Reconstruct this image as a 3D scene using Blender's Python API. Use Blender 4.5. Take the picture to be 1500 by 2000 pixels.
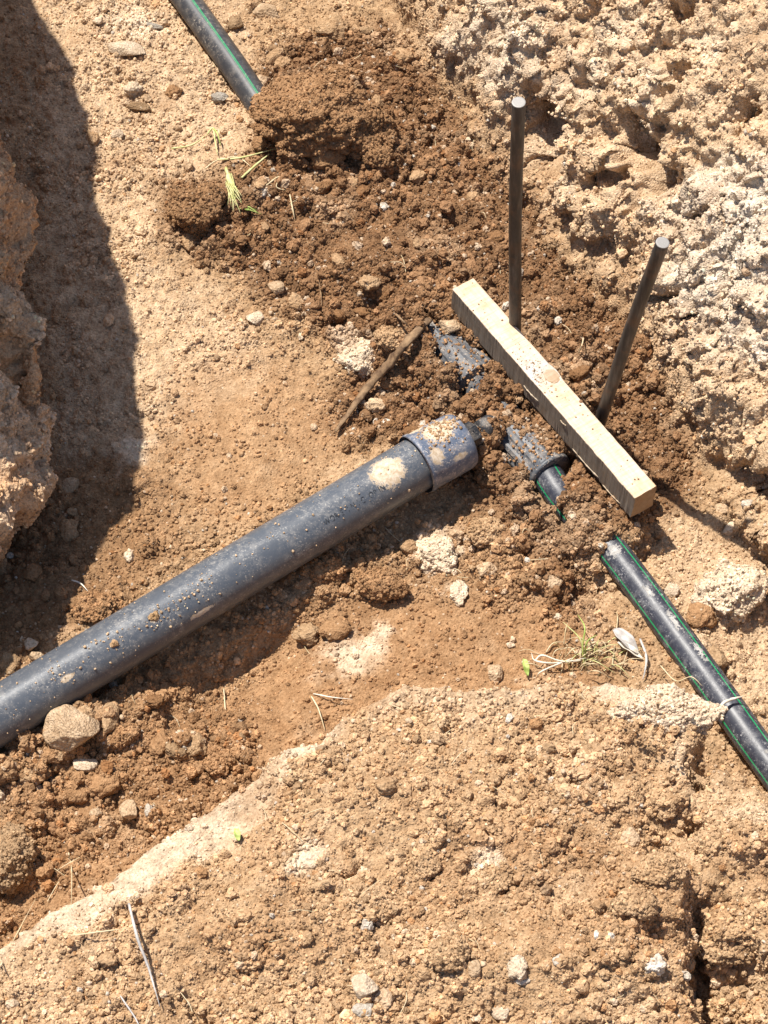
import bpy, math, random
import numpy as np
from mathutils import Vector, Matrix
rng = np.random.default_rng(7)
random.seed(7)
for o in list(bpy.data.objects): bpy.data.objects.remove(o)
sc = bpy.context.scene
COL = sc.collection
# ------------------------------------------------------------------ camera, sky, sun
ELEV, DIST, FPX = math.radians(55), 3.4, 4762.0
CAM = np.array([0.0, -DIST*math.cos(ELEV), DIST*math.sin(ELEV)])
cd = bpy.data.cameras.new('camera'); cam = bpy.data.objects.new('camera', cd); COL.objects.link(cam)
cam.location = CAM; cam.rotation_euler = (math.pi/2-ELEV, 0, 0)
cd.sensor_fit = 'VERTICAL'; cd.sensor_height = 36; cd.lens = 36*FPX/2000
cd.clip_start = 0.05; cd.clip_end = 200
sc.camera = cam
SUN_EL = math.radians(67)
SH = np.array([0.805, -0.593])                      # direction in which shadows fall
L = np.array([SH[0]*math.cos(SUN_EL), SH[1]*math.cos(SUN_EL), -math.sin(SUN_EL)])
w = bpy.data.worlds.new('World'); sc.world = w; w.use_nodes = True
nt = w.node_tree; nt.nodes.clear()
sky = nt.nodes.new('ShaderNodeTexSky'); sky.sky_type = 'NISHITA'; sky.sun_disc = False
sky.sun_elevation = SUN_EL; sky.sun_rotation = math.atan2(-SH[0], -SH[1])
bg = nt.nodes.new('ShaderNodeBackground'); bg.inputs[1].default_value = 0.095
wo = nt.nodes.new('ShaderNodeOutputWorld'); nt.links.new(sky.outputs[0], bg.inputs[0]); nt.links.new(bg.outputs[0], wo.inputs[0])
sd = bpy.data.lights.new('sun', 'SUN'); sd.energy = 5.0; sd.angle = math.radians(0.6); sd.color = (1, .95, .87)
so = bpy.data.objects.new('sun', sd); COL.objects.link(so)
so.rotation_euler = Vector(L).to_track_quat('-Z', 'Y').to_euler(); so.location = (-2, 2, 5)
sc.view_settings.view_transform = 'Standard'; sc.view_settings.look = 'None'
sc.view_settings.exposure = 0.62; sc.view_settings.gamma = 1; sc.view_settings.use_curve_mapping = False
sc.render.engine = 'CYCLES'
try:
    sc.cycles.use_denoising = True; sc.cycles.max_bounces = 4; sc.cycles.diffuse_bounces = 3
except Exception: pass

# ------------------------------------------------------------------ plan helpers
R_ = np.array([1.0, 0, 0]); U_ = np.array([0, math.sin(ELEV), math.cos(ELEV)]); F_ = np.array([0, math.cos(ELEV), -math.sin(ELEV)])
def W(u, v, z=0.0):
    """point of the place at height z seen at photograph position u, v"""
    d = F_*FPX + R_*(u-750) - U_*(v-1000)
    t = (z-CAM[2])/d[2]
    return CAM + d*t
def proj(P):
    Q = P-CAM; dz = Q@F_
    return 750+FPX*(Q@R_)/dz, 1000-FPX*(Q@U_)/dz
# ------------------------------------------------------------------ noise
def _hash(ix, iy, iz, seed):
    with np.errstate(over='ignore'):
        h = (ix.astype(np.uint32)*np.uint32(374761393) + iy.astype(np.uint32)*np.uint32(668265263)
             + iz.astype(np.uint32)*np.uint32(2147483647) + np.uint32((seed*974634777) & 0xffffffff))
        h = (h ^ (h >> np.uint32(13)))*np.uint32(1274126177)
        h = (h ^ (h >> np.uint32(16)))*np.uint32(2246822519)
        return h ^ (h >> np.uint32(15))
def _u(h): return (h & np.uint32(0xffff)).astype(np.float32)/65535.0
def vnoise(P, s, seed=0):
    q = (P*s).astype(np.float32)+100; c = np.floor(q); f = q-c; c = c.astype(np.int64); f = f*f*f*(f*(f*6-15)+10)
    out = 0
    for dx in (0, 1):
        wx = f[..., 0] if dx else 1-f[..., 0]
        for dy in (0, 1):
            wy = f[..., 1] if dy else 1-f[..., 1]
            for dz in (0, 1):
                wz = f[..., 2] if dz else 1-f[..., 2]
                out = out + wx*wy*wz*_u(_hash(c[..., 0]+dx, c[..., 1]+dy, c[..., 2]+dz, seed))
    return out*2-1
def fbm(P, s, n=4, seed=0, g=.5):
    a, t = 1.0, 0; k = 0
    for i in range(n):
        t = t + a*vnoise(P, s, seed+i*17); k += a; a *= g; s *= 2.03
    return t/k
def worley(P, s, seed=0):
    q = (P*s).astype(np.float32)+100; c = np.floor(q).astype(np.int64); f = q-c
    best = np.full(q.shape[:-1], 9., np.float32); bid = np.zeros_like(best)
    for dx in (-1, 0, 1):
        for dy in (-1, 0, 1):
            for dz in (-1, 0, 1):
                h = _hash(c[..., 0]+dx, c[..., 1]+dy, c[..., 2]+dz, seed)
                a = (h & np.uint32(1023)).astype(np.float32)/1023; b = ((h >> np.uint32(10)) & np.uint32(1023)).astype(np.float32)/1023
                e = ((h >> np.uint32(20)) & np.uint32(1023)).astype(np.float32)/1023
                d = (dx+a-f[..., 0])**2+(dy+b-f[..., 1])**2+(dz+e-f[..., 2])**2
                m = d < best; best = np.where(m, d, best); bid = np.where(m, (a*7.3+b*3.1+e) % 1.0, bid)
    return np.sqrt(best), bid
def sstep(a, b, x):
    t = np.clip((x-a)/(b-a), 0, 1); return t*t*(3-2*t)
def sdist(X, Y, pts, closed=False):
    """signed distance to a polyline; positive on its left-hand side"""
    n = len(pts); best = np.full(X.shape, 1e9); sg = np.ones(X.shape)
    inside = np.zeros(X.shape, bool)
    for i in range(n if closed else n-1):
        ax, ay = pts[i][:2]; bx, by = pts[(i+1) % n][:2]
        ex, ey = bx-ax, by-ay; l2 = ex*ex+ey*ey+1e-12
        t = np.clip(((X-ax)*ex+(Y-ay)*ey)/l2, 0, 1)
        dx, dy = X-ax-t*ex, Y-ay-t*ey; d = dx*dx+dy*dy
        m = d < best-1e-12; best = np.where(m, d, best)
        sg = np.where(m, np.where(ex*(Y-ay)-ey*(X-ax) >= 0, 1, -1), sg)
        if closed:
            c = ((ay > Y) != (by > Y)) & (X < (bx-ax)*(Y-ay)/(by-ay+1e-12)+ax); inside ^= c
    d = np.sqrt(best)
    return np.where(inside, d, -d) if closed else d*sg
# ------------------------------------------------------------------ mesh helpers
def mesh_grid(name, P, mat, attrs=None, smooth=True):
    ny, nx = P.shape[:2]
    me = bpy.data.meshes.new(name); me.vertices.add(nx*ny)
    me.vertices.foreach_set('co', P.reshape(-1).astype(np.float32))
    idx = np.arange(nx*ny).reshape(ny, nx)
    q = np.stack([idx[:-1, :-1], idx[:-1, 1:], idx[1:, 1:], idx[1:, :-1]], -1).reshape(-1, 4)
    me.loops.add(q.size); me.loops.foreach_set('vertex_index', q.reshape(-1).astype(np.int32))
    me.polygons.add(len(q)); me.polygons.foreach_set('loop_start', np.arange(0, q.size, 4, dtype=np.int32))
    me.polygons.foreach_set('loop_total', np.full(len(q), 4, np.int32))
    if smooth: me.polygons.foreach_set('use_smooth', np.ones(len(q), bool))
    me.update(calc_edges=True)
    for k, v in (attrs or {}).items():
        a = me.attributes.new(k, 'FLOAT_VECTOR', 'POINT'); a.data.foreach_set('vector', v.reshape(-1).astype(np.float32))
    me.materials.append(mat)
    o = bpy.data.objects.new(name, me); COL.objects.link(o); return o
def mesh_from(name, V, Fc, mat, parent=None, smooth=True, uv=None, attrs=None):
    me = bpy.data.meshes.new(name); me.from_pydata([tuple(map(float, v)) for v in V], [], Fc)
    if smooth:
        for p in me.polygons: p.use_smooth = True
    if uv is not None:
        l = me.uv_layers.new(name='UVMap')
        for lp in me.loops: l.data[lp.index].uv = uv[lp.vertex_index]
    for k, v in (attrs or {}).items():
        a = me.attributes.new(k, 'FLOAT_VECTOR', 'POINT'); a.data.foreach_set('vector', np.asarray(v, np.float32).reshape(-1))
    me.materials.append(mat); me.update()
    o = bpy.data.objects.new(name, me); COL.objects.link(o)
    if parent is not None:
        o.parent = parent
    return o
def empty(name, loc):
    o = bpy.data.objects.new(name, None); o.location = [float(c) for c in loc]; o.empty_display_size = .02; COL.objects.link(o); return o
def tag(o, label=None, cat=None, group=None, kind=None):
    if label: o['label'] = label
    if cat: o['category'] = cat
    if group: o['group'] = group
    if kind: o['kind'] = kind
    return o
def catmull(pts, n):
    pts = [np.array(p, float) for p in pts]; P = [2*pts[0]-pts[1]]+pts+[2*pts[-1]-pts[-2]]; out = []
    segs = len(pts)-1; per = max(1, n//segs)
    for i in range(segs):
        a, b, c, d = P[i:i+4]
        for k in range(per):
            t = k/per
            out.append(.5*((2*b)+(-a+c)*t+(2*a-5*b+4*c-d)*t*t+(-a+3*b-3*c+d)*t**3))
    out.append(pts[-1]); return np.array(out)
def tube(C, R, seg=12, caps=True, origin=(0, 0, 0), flat=1.0, wob=0, seed=0):
    """tube along C; uv = (angle from top, metres along). R scalar or list"""
    C = np.array(C, float); n = len(C); R = np.full(n, R) if np.isscalar(R) else np.array(R, float)
    rr = np.random.default_rng(seed); V = []; Fc = []; uv = []; s = 0
    wb = 1+wob*rr.standard_normal((n, seg))
    for i in range(n):
        t = C[min(i+1, n-1)]-C[max(i-1, 0)]; t = t/(np.linalg.norm(t)+1e-12)
        up = np.array([0, 0, 1.]) if abs(t[2]) < .9 else np.array([0, 1., 0])
        sx = np.cross(t, up); sx /= np.linalg.norm(sx); sy = np.cross(sx, t)
        if i: s += np.linalg.norm(C[i]-C[i-1])
        for k in range(seg+1):
            a = 2*math.pi*k/seg-math.pi
            r = R[i]*wb[i, k % seg]
            V.append(C[i]+r*(math.sin(a)*sx+math.cos(a)*sy*flat)-np.array(origin)); uv.append((k/seg, s))
    m = seg+1
    for i in range(n-1):
        for k in range(seg): Fc.append((i*m+k, (i+1)*m+k, (i+1)*m+k+1, i*m+k+1))
    if caps:
        Fc.append(tuple(range(seg))[::1]); Fc.append(tuple((n-1)*m+k for k in range(seg))[::-1])
    return V, Fc, uv
# ------------------------------------------------------------------ materials
def newmat(name):
    m = bpy.data.materials.new(name); m.use_nodes = True; n = m.node_tree; n.nodes.clear()
    out = n.nodes.new('ShaderNodeOutputMaterial'); b = n.nodes.new('ShaderNodeBsdfPrincipled'); n.links.new(b.outputs[0], out.inputs[0])
    return m, n, b
def N(n, t, **k):
    x = n.nodes.new(t)
    for a, b in k.items():
        if a.startswith('i_'): x.inputs[a[2:].replace('_', ' ')].default_value = b
        else: setattr(x, a, b)
    return x
def noise_node(n, scale, detail=4, rough=.55, vec=None, dim='3D'):
    x = N(n, 'ShaderNodeTexNoise'); x.inputs['Scale'].default_value = scale; x.inputs['Detail'].default_value = detail; x.inputs['Roughness'].default_value = rough
    if vec is not None: n.links.new(vec, x.inputs['Vector'])
    return x
def ramp(n, inp, stops):
    r = n.nodes.new('ShaderNodeValToRGB'); n.links.new(inp, r.inputs[0])
    el = r.color_ramp.elements
    while len(el) < len(stops): el.new(.5)
    for e, (p, c) in zip(el, stops): e.position = p; e.color = (*c, 1) if len(c) == 3 else c
    return r
def mix(n, fac, a, b, mode='MIX'):
    x = n.nodes.new('ShaderNodeMix'); x.data_type = 'RGBA'; x.blend_type = mode
    for s, v in ((x.inputs[0], fac), (x.inputs[6], a), (x.inputs[7], b)):
        if hasattr(v, 'is_linked'): n.links.new(v, s)
        elif isinstance(v, (int, float)): s.default_value = v
        else: s.default_value = (*v, 1)
    return x.outputs[2]
def mathn(n, op, a, b=None):
    x = n.nodes.new('ShaderNodeMath'); x.operation = op
    for s, v in zip(x.inputs, (a, b)):
        if v is None: continue
        if hasattr(v, 'is_linked'): n.links.new(v, s)
        else: s.default_value = v
    return x.outputs[0]
def soil_material(name, attr_type, local=False, bump=1.0, sc_=1.0):
    m, n, b = newmat(name)
    at = N(n, 'ShaderNodeAttribute', attribute_type=attr_type, attribute_name='soil')
    if attr_type == 'INSTANCER': pos = N(n, 'ShaderNodeNewGeometry').outputs['Position']
    else: pos = N(n, 'ShaderNodeNewGeometry').outputs['Position']
    n1 = noise_node(n, 260*sc_, 5, .65, pos); n2 = noise_node(n, 45*sc_, 4, .6, pos)
    v = N(n, 'ShaderNodeTexVoronoi'); v.inputs['Scale'].default_value = 330*sc_; n.links.new(pos, v.inputs['Vector'])
    r1 = ramp(n, n1.outputs[0], [(.3, (.68, .62, .57)), (.5, (1, 1, 1)), (.72, (1.35, 1.38, 1.42))])
    r2 = ramp(n, n2.outputs[0], [(.3, (.82, .78, .74)), (.5, (1, 1, 1)), (.7, (1.16, 1.2, 1.25))])
    c = mix(n, 1.0, at.outputs['Vector'], r1.outputs[0], 'MULTIPLY'); c = mix(n, 1.0, c, r2.outputs[0], 'MULTIPLY')
    # single pale mineral grains
    g = N(n, 'ShaderNodeTexVoronoi'); g.inputs['Scale'].default_value = 210*sc_; n.links.new(pos, g.inputs['Vector'])
    gr = ramp(n, g.outputs['Color'], [(.0, (0, 0, 0)), (.86, (0, 0, 0)), (.9, (1, 1, 1))])
    gd = ramp(n, g.outputs['Distance'], [(.25, (1, 1, 1)), (.4, (0, 0, 0))])
    gm = mathn(n, 'MULTIPLY', mathn(n, 'MULTIPLY', gr.outputs[0], gd.outputs[0]), .55)
    c = mix(n, gm, c, (.62, .5, .36))
    n.links.new(c, b.inputs['Base Color'])
    b.inputs['Roughness'].default_value = .95; b.inputs['Specular IOR Level'].default_value = .15
    h = mathn(n, 'ADD', mathn(n, 'MULTIPLY', n1.outputs[0], 1.2), mathn(n, 'MULTIPLY', v.outputs['Distance'], -.8))
    bp = N(n, 'ShaderNodeBump'); bp.inputs['Strength'].default_value = .9*bump; bp.inputs['Distance'].default_value = .0022
    n.links.new(h, bp.inputs['Height']); n.links.new(bp.outputs[0], b.inputs['Normal'])
    return m
M_ground = soil_material('soil_ground', 'GEOMETRY')
M_crumb = soil_material('soil_crumb', 'INSTANCER', bump=.5)
M_rock = soil_material('soil_clod', 'GEOMETRY')
# ------------------------------------------------------------------ soil colours (linear albedo)
DARK = np.array([.160, .083, .040]); BROWN = np.array([.292, .165, .081]); MID = np.array([.376, .243, .134])
TAN = np.array([.50, .352, .218]); PALE = np.array([.61, .472, .33]); CHALK = np.array([.60, .52, .42])

# ------------------------------------------------------------------ ground sheet: trench floor, far wall, near bank
def axis(lo, hi, step, far):
    a = list(np.arange(lo, hi, step)); s = step
    while a[-1] < far: s *= 1.22; a.append(a[-1]+s)
    s = step
    while a[0] > -far: s *= 1.22; a.insert(0, a[0]-s)
    return np.array(a)
STEP = .0022
gx = axis(-.62, .72, STEP, 12); gy = axis(-.93, 1.06, STEP, 12)
X, Y = np.meshgrid(gx, gy)
P0 = np.stack([X, Y, np.zeros_like(X)], -1)
u0, v0 = proj(P0); u0 = np.clip(u0, -3000, 4500); v0 = np.clip(v0, -3000, 5000)
behind = (P0-CAM)@F_ < .3
u0 = np.where(behind, 750, u0); v0 = np.where(behind, 4000, v0)
warp1 = fbm(P0, 9, 4, 3); warp2 = fbm(P0, 9, 4, 31); wfine = fbm(P0, 40, 3, 5)
# wall
wall_px = [(420, -700), (560, -330), (700, -90), (800, 60), (880, 190), (940, 300), (1030, 420), (1120, 560), (1240, 700), (1310, 830), (1390, 960), (1500, 1110), (1650, 1290), (2000, 1800)]
wall_pts = [W(u, v, 0) for u, v in wall_px]
dw = sdist(X, Y, wall_pts)                      # left side = up-right
dw = dw+.022*warp1+.006*wfine
slope1 = 1.55
hw = np.where(dw > 0, slope1*.36*(1-np.exp(-np.maximum(dw, 0)/.36))*1.25, 0)
hw = hw + .035*sstep(0, .05, dw)
hw = np.minimum(hw, .62+.25*(hw-.62))
# near bank
bank_px = [(-900, 2500), (-300, 2080), (-60, 1905), (20, 1850), (90, 1790), (170, 1745), (300, 1650), (420, 1580), (525, 1505), (548, 1462), (620, 1448), (650, 1420), (720, 1380), (790, 1337), (900, 1355), (1000, 1352), (1100, 1345), (1200, 1335), (1290, 1350), (1350, 1390), (1362, 1450), (1350, 1490), (1430, 1512), (1520, 1550), (1700, 1650), (2300, 2000)]
ZB = .22
bank_pts = [W(u, v, ZB) for u, v in bank_px][::-1]
db = sdist(X, Y, bank_pts)
db = db+.006*warp2+.004*wfine
hb = ZB*sstep(-.030, .002, db) + np.where(db > 0, .10*np.minimum(db, 1.0), 0)
# floor relief
H = np.zeros_like(X)
def blob(u, v, ru, rv, amp, rot=0, p=1.0, prj=None):
    global H
    uu, vv = (u0, v0) if prj is None else prj
    c, s = math.cos(rot), math.sin(rot)
    a = ((uu-u)*c+(vv-v)*s)/ru; b = (-(uu-u)*s+(vv-v)*c)/rv
    g = np.exp(-np.power(a*a+b*b, p)); H += amp*g
for bl in [(640, 260, 150, 90, .035, .2, 2), (700, 430, 240, 160, .03), (760, 580, 120, 80, .035, .3, 2), (1000, 780, 260, 150, .055, .8), (1190, 700, 140, 120, .03), (1150, 1040, 100, 55, .02, 0),
           (1000, 1130, 70, 50, .008), (640, 1130, 150, 60, .012, -.5), (470, 1310, 170, 60, -.035, -.5, 2), (300, 1480, 160, 70, .012), (60, 1560, 120, 80, .012),
           (690, 690, 60, 40, .012), (390, 430, 60, 40, .012), (1040, 360, 70, 60, -.02), (770, 655, 70, 32, -.04, -.3, 2), (850, 730, 34, 40, -.012), (1130, 1150, 40, 60, -.03),
           (1155, 1090, 22, 30, -.03), (210, 1200, 90, 60, .012), (260, 930, 60, 50, .01), (1330, 1250, 60, 120, .02, -.6), (120, 1450, 150, 45, .035, -.45, 2), (330, 1380, 90, 40, .012, -.5), (1420, 1180, 60, 60, .03)]:
    blob(*bl)
floor_low = .022*fbm(P0, 5, 3, 9)
H += floor_low*.7
# soil thrown over the fitting, with the spots where plastic looks out
cov = [W(835, 640, .05), W(932, 742, .05), W(1040, 878, .045), W(1128, 975, .035), W(1158, 1008, .03)]
dc = np.abs(sdist(X, Y, cov))
cz = .072*sstep(.10, .04, dc)
zz = sstep(-.02, .05, sdist(X, Y, [W(1030, 830, .04), W(1090, 900, .04)][::-1]+[])) if False else 1
tpar = np.clip(((X-cov[0][0])*(cov[3][0]-cov[0][0])+(Y-cov[0][1])*(cov[3][1]-cov[0][1]))/((cov[3][0]-cov[0][0])**2+(cov[3][1]-cov[0][1])**2), 0, 1)
cz = cz*(1.06-.30*tpar)+.008*warp1*(cz > 0)
expo = 0
for (u, v, a_, b_, rt_) in [(850, 652, 40, 24, .8), (902, 708, 66, 40, .85), (928, 722, 34, 56, .85), (1012, 798, 32, 18, .4), (1000, 874, 44, 28, .6), (1078, 908, 58, 27, -.45), (1072, 950, 42, 32, .9), (1090, 975, 36, 27, .95), (905, 778, 16, 13, 0), (1046, 930, 24, 22, 0)]:
    c_ = W(u, v, .058); kx_ = .000714; ky_ = .000872; uu = (X-c_[0])/kx_; vv = -(Y-c_[1])/ky_
    a2 = (uu*math.cos(rt_)+vv*math.sin(rt_))/a_; b2 = (-uu*math.sin(rt_)+vv*math.cos(rt_))/b_
    rr2 = np.sqrt(a2*a2+b2*b2)+.22*wfine*2+.15*warp1
    expo = np.maximum(expo, sstep(1.25, .85, rr2))
H = np.where(cz > .0, np.maximum(H, cz), H)
H = H*(1-expo)+np.minimum(H, .022)*expo
# projected position of bank surface, used to place its hollows
Pb = np.stack([X, Y, np.full_like(X, ZB+.02)], -1); ub, vb = proj(Pb); ub = np.where(behind, 0, ub); vb = np.where(behind, 4000, vb)
B0 = H.copy(); H = np.zeros_like(X)
bprj = (ub, vb)
for bl in [(1372, 1478, 30, 40, -.17, 0, 2), (1368, 1860, 36, 120, -.09, -.12, 2.5), (1435, 1925, 95, 105, -.09, 0, 3), (1440, 1985, 85, 48, -.11, 0, 2.5), (1290, 1650, 35, 60, -.035, .2), (1355, 1600, 22, 22, -.05), (1110, 1670, 16, 10, -.02),
           (1385, 1760, 30, 24, -.03), (850, 1702, 20, 18, -.045), (985, 1738, 24, 18, -.045), (690, 1705, 40, 10, -.02, -.3), (760, 1805, 30, 12, -.025), (585, 1758, 16, 9, -.02), (1010, 1480, 30, 10, -.02), (1100, 1820, 14, 10, -.03), (1040, 1880, 200, 70, .03), (900, 1560, 300, 90, .02), (1280, 1750, 90, 80, .035, 0, 2), (1180, 1850, 60, 50, .02), (950, 1840, 60, 35, -.018), (420, 1900, 120, 30, -.012, .3),
           (1240, 1920, 70, 60, .02), (1460, 1640, 60, 50, .03), (240, 1830, 200, 50, .01), (390, 1990, 30, 30, -.02), (880, 1990, 120, 40, -.02), (600, 1800, 180, 70, .015)]:
    blob(*bl, prj=bprj)
onbank = sstep(-.01, .03, db)
B1 = H*onbank + onbank*(.018*fbm(P0, 7, 4, 77)+.008*warp1)
H = B0*(1-onbank) + B1
Z = np.maximum(hw, 0) + hb + H
onwall = sstep(0, .05, dw)
# base position + normals
Pbse = np.stack([X, Y, Z], -1)
gzy, gzx = np.gradient(Z, gy, gx)
nrm = np.stack([-gzx, -gzy, np.ones_like(Z)], -1); nrm /= np.linalg.norm(nrm, axis=-1, keepdims=True)
u1, v1 = proj(Pbse); u1 = np.where(behind, 750, u1); v1 = np.where(behind, 4000, v1)
uw = u1+22*warp1+14*wfine*2; vw = v1+22*warp2-14*wfine*2
def pm(poly, soft=25): return sstep(-soft, soft, sdist(uw, vw, poly, True))
heap = pm([(500, 130), (600, 95), (740, 60), (820, 120), (930, 270), (1030, 380), (1110, 500), (1230, 640), (1320, 800), (1370, 930), (1330, 1010), (1200, 1040), (1130, 1120), (1150, 1230), (1060, 1200), (1040, 1090), (900, 980), (800, 880), (640, 850), (690, 730), (600, 640), (470, 560), (330, 470), (330, 370), (480, 330), (520, 180)], 35)
loose = np.clip(heap+pm([(0, 1400), (240, 1300), (480, 1380), (540, 1500), (380, 1620), (0, 1750)], 40)*.8+pm([(450, 1200), (660, 1060), (900, 1010), (1050, 1080), (1000, 1200), (800, 1160), (640, 1290)], 30)*.7, 0, 1)
compact = pm([(330, 730), (560, 700), (700, 860), (640, 960), (450, 1060), (330, 950)], 60)+pm([(500, 1240), (780, 1160), (1040, 1200), (1080, 1300), (640, 1420), (520, 1470)], 50)
compact = np.clip(compact+.6*crust, 0, 1)*(1-onbank*.0) if False else np.clip(compact*(1-onbank), 0, 1)
pale_left = pm([(60, -100), (420, -100), (520, 180), (470, 310), (330, 360), (310, 520), (450, 610), (520, 700), (330, 850), (120, 900)], 40)
pale_right = pm([(1290, 1020), (1520, 1080), (1560, 1500), (1440, 1420), (1380, 1250), (1290, 1160)], 40)
crust = pm([(0, 1850), (170, 1735), (530, 1490), (560, 1500), (540, 1600), (420, 1650), (250, 1780), (60, 1880)], 22)+pm([(560, 1450), (660, 1430), (700, 1480), (600, 1530)], 18)*.7+pm([(1180, 1320), (1400, 1360), (1380, 1410), (1200, 1400)], 15)
ucr = sstep(1.0, .2, np.abs((ub-250)/430))+sstep(20, -10, np.abs(ub-610)-55)*.8+sstep(20, -10, np.abs(ub-1250)-80)+.35*sstep(20, -30, np.abs(ub-900)-180)
crw = .016+.040*np.clip(.5+fbm(P0, 12, 4, 88)*1.2, 0, 1)*np.where(np.abs(ub-470) < 90, 1.5, .8)
crust = np.clip(ucr, 0, 1)*sstep(crw+.012, crw-.008, db)*sstep(-.03, -.012, db)
rim = sstep(-.012, .0, db)
chalk = np.clip(pm([(1290, 400), (1400, 320), (1540, 300), (1540, 720), (1430, 700), (1340, 600)], 45)*1.0+pm([(850, 80), (1000, 0), (1120, 60), (1020, 190), (920, 170)], 45)*.5, 0, 1)*onwall
patches = fbm(P0, 14, 4, 55)
col = np.zeros(P0.shape)+MID
def paint(m, c):
    global col
    col = col*(1-m[..., None])+c*m[..., None]
paint(pale_left*.85, TAN); paint(compact*.6, BROWN*1.15); paint(pale_right*.8, TAN)
paint(sstep(-.34, -.20, db)*sstep(1250, 1120, u0)*sstep(-.015, -.03, db)*.92, BROWN*1.08)
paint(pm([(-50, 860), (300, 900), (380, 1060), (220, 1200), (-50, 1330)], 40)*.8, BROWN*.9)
paint(loose*.85, BROWN*.95); paint(heap*.68, DARK)
paint(onwall*(1-.5*heap)*.95, TAN*1.06)
paint(onwall*sstep(.0, .4, fbm(Pbse, 11, 4, 8))*.75*(1-.8*heap), PALE*1.02); paint(onwall*sstep(.2, .5, fbm(Pbse, 8, 4, 18))*.3, MID*1.1)
paint(chalk*(.45+.3*sstep(-.2, .3, patches)), CHALK)
paint(pm([(-60, 980), (230, 1020), (260, 1120), (120, 1240), (-60, 1290)], 40)*.6, BROWN*.72); paint(onbank*.85, MID*1.10); paint(onbank*sstep(.1, .5, warp1)*.4, TAN); paint(onbank*sstep(.1, .5, warp2)*.4, BROWN*1.1); paint(crust*.85, PALE*.92)  # first fill puts the left bank's shade on the floor into the soil colour
paint(sstep(.15, .55, patches)*.35, TAN); paint(sstep(.15, .6, -patches)*.35, BROWN)
# a few chalky lumps on the floor
for (u, v, r) in [(850, 1075, 50), (895, 1150, 22), (700, 690, 40), (1000, 620, 0), (690, 1290, 60), (250, 60, 60), (260, 890, 45), (750, 1260, 30), (1340, 1180, 0), (950, 1700, 40), (600, 1680, 30), (80, 1540, 30)]:
    if r: paint(np.exp(-(((uw-u)/r)**2+((vw-v)/(r*.7))**2)**2)*.8, PALE)
# relief along the normal
print('worley'); Pn = Pbse+.004*np.stack([warp1, warp2, wfine], -1)
f1, i1 = worley(Pn, 1/.034, 1); f2, i2 = worley(Pn, 1/.015, 2); f3, i3 = worley(Pn, 1/.0075, 3)
patch = sstep(-.25, .35, fbm(P0, 13, 3, 301)+.3*warp1)
soft = 1-.8*compact
lo = np.clip(.55+.55*loose+.1*onbank, 0, 1.1)*soft*(1-.6*crust)*(.72+.42*patch)
disp = lo*(.016*(i1-.3)*np.clip(1-f1*1.15, 0, 1)**.8*2 + .0110*i2*np.clip(1-f2*1.15, 0, 1)*1.6 + .0046*i3*np.clip(1-f3, 0, 1)*1.6)*(1-.8*expo)
disp = disp+(.0034*fbm(Pn, 150, 2, 12)+.007*fbm(Pn, 38, 3, 14)*lo)*soft*(1-.8*expo)
r1 = 1-np.abs(fbm(Pbse*np.array([1, 1, .8]), 6.5, 4, 21)); r2 = 1-np.abs(fbm(Pbse, 19, 4, 22)); r3 = fbm(Pbse, 55, 3, 23)
holes = 0; HG = 2.3
for (u, v, ru, rv, a) in [(1065, 270, 48, 75, .055), (1240, 265, 34, 55, .04), (1105, 300, 20, 30, .02), (860, 130, 30, 40, .02), (1180, 270, 25, 30, .012), (1330, 25, 28, 22, .02), (1320, 170, 25, 25, .015), (1300, 330, 30, 30, .02), (1110, 430, 30, 25, .02), (1150, 470, 30, 22, .02), (1455, 220, 20, 30, .02), (1352, 435, 13, 12, .028), (1180, 350, 35, 18, .018), (1448, 955, 85, 36, .034), (1340, 850, 34, 22, .02), (1385, 905, 40, 22, .022), (930, 240, 25, 35, .03)]:
    holes = holes+a*np.exp(-(((uw-u)/ru)**2+((vw-v)/rv)**2)**2)
crack = sdist(uw, vw, [(1230, 520), (1290, 560), (1330, 590), (1362, 612)]); holes = holes+.02*np.exp(-(crack/6)**2)
under = sdist(uw, vw, [(1290, 790), (1340, 870), (1400, 920), (1460, 950), (1560, 1000)]); uu_ = sstep(1200, 1340, uw); holes = holes+uu_*(.030*np.exp(-((under)/26)**2)-.030*np.exp(-((under-58)/30)**2)*(under > 0))
flatr = pm([(1330, 110), (1520, 20), (1520, 330), (1400, 250)], 60)
disp += onwall*(1-.6*flatr)*(.050*(r1-.75)+.016*(r2-.75)+.010*r3+.014*(1-np.abs(fbm(Pbse*np.array([1, 1, .7]), 62, 4, 24, .65))-.7)+.005*(1-f2)*i2*1.5+.006*(1-f3)*i3+.004*(i1-.5)*(1-f1)) - onwall*holes*HG
disp = disp*np.where(crust > .5, .55, 1)
Pg = Pbse+nrm*disp[..., None]
sh = np.clip((i2-.5)*.16+(i3-.5)*.16, -.2, .2)
col = np.clip(col*(1+sh[..., None]), .02, .8)
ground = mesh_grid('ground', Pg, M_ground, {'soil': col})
tag(ground, 'bare brown and tan earth of the dug trench with rough far wall and near bank', kind='structure')
Zg = Pg[..., 2]
def zat(x, y):
    i = np.clip(np.searchsorted(gx, x)-1, 0, len(gx)-2); j = np.clip(np.searchsorted(gy, y)-1, 0, len(gy)-2)
    a = (x-gx[i])/(gx[i+1]-gx[i]); b = (y-gy[j])/(gy[j+1]-gy[j])
    return (Zg[j, i]*(1-a)+Zg[j, i+1]*a)*(1-b)+(Zg[j+1, i]*(1-a)+Zg[j+1, i+1]*a)*b
def colat(x, y):
    i = min(max(np.searchsorted(gx, x)-1, 0), len(gx)-2); j = min(max(np.searchsorted(gy, y)-1, 0), len(gy)-2)
    return col[j, i]
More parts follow.
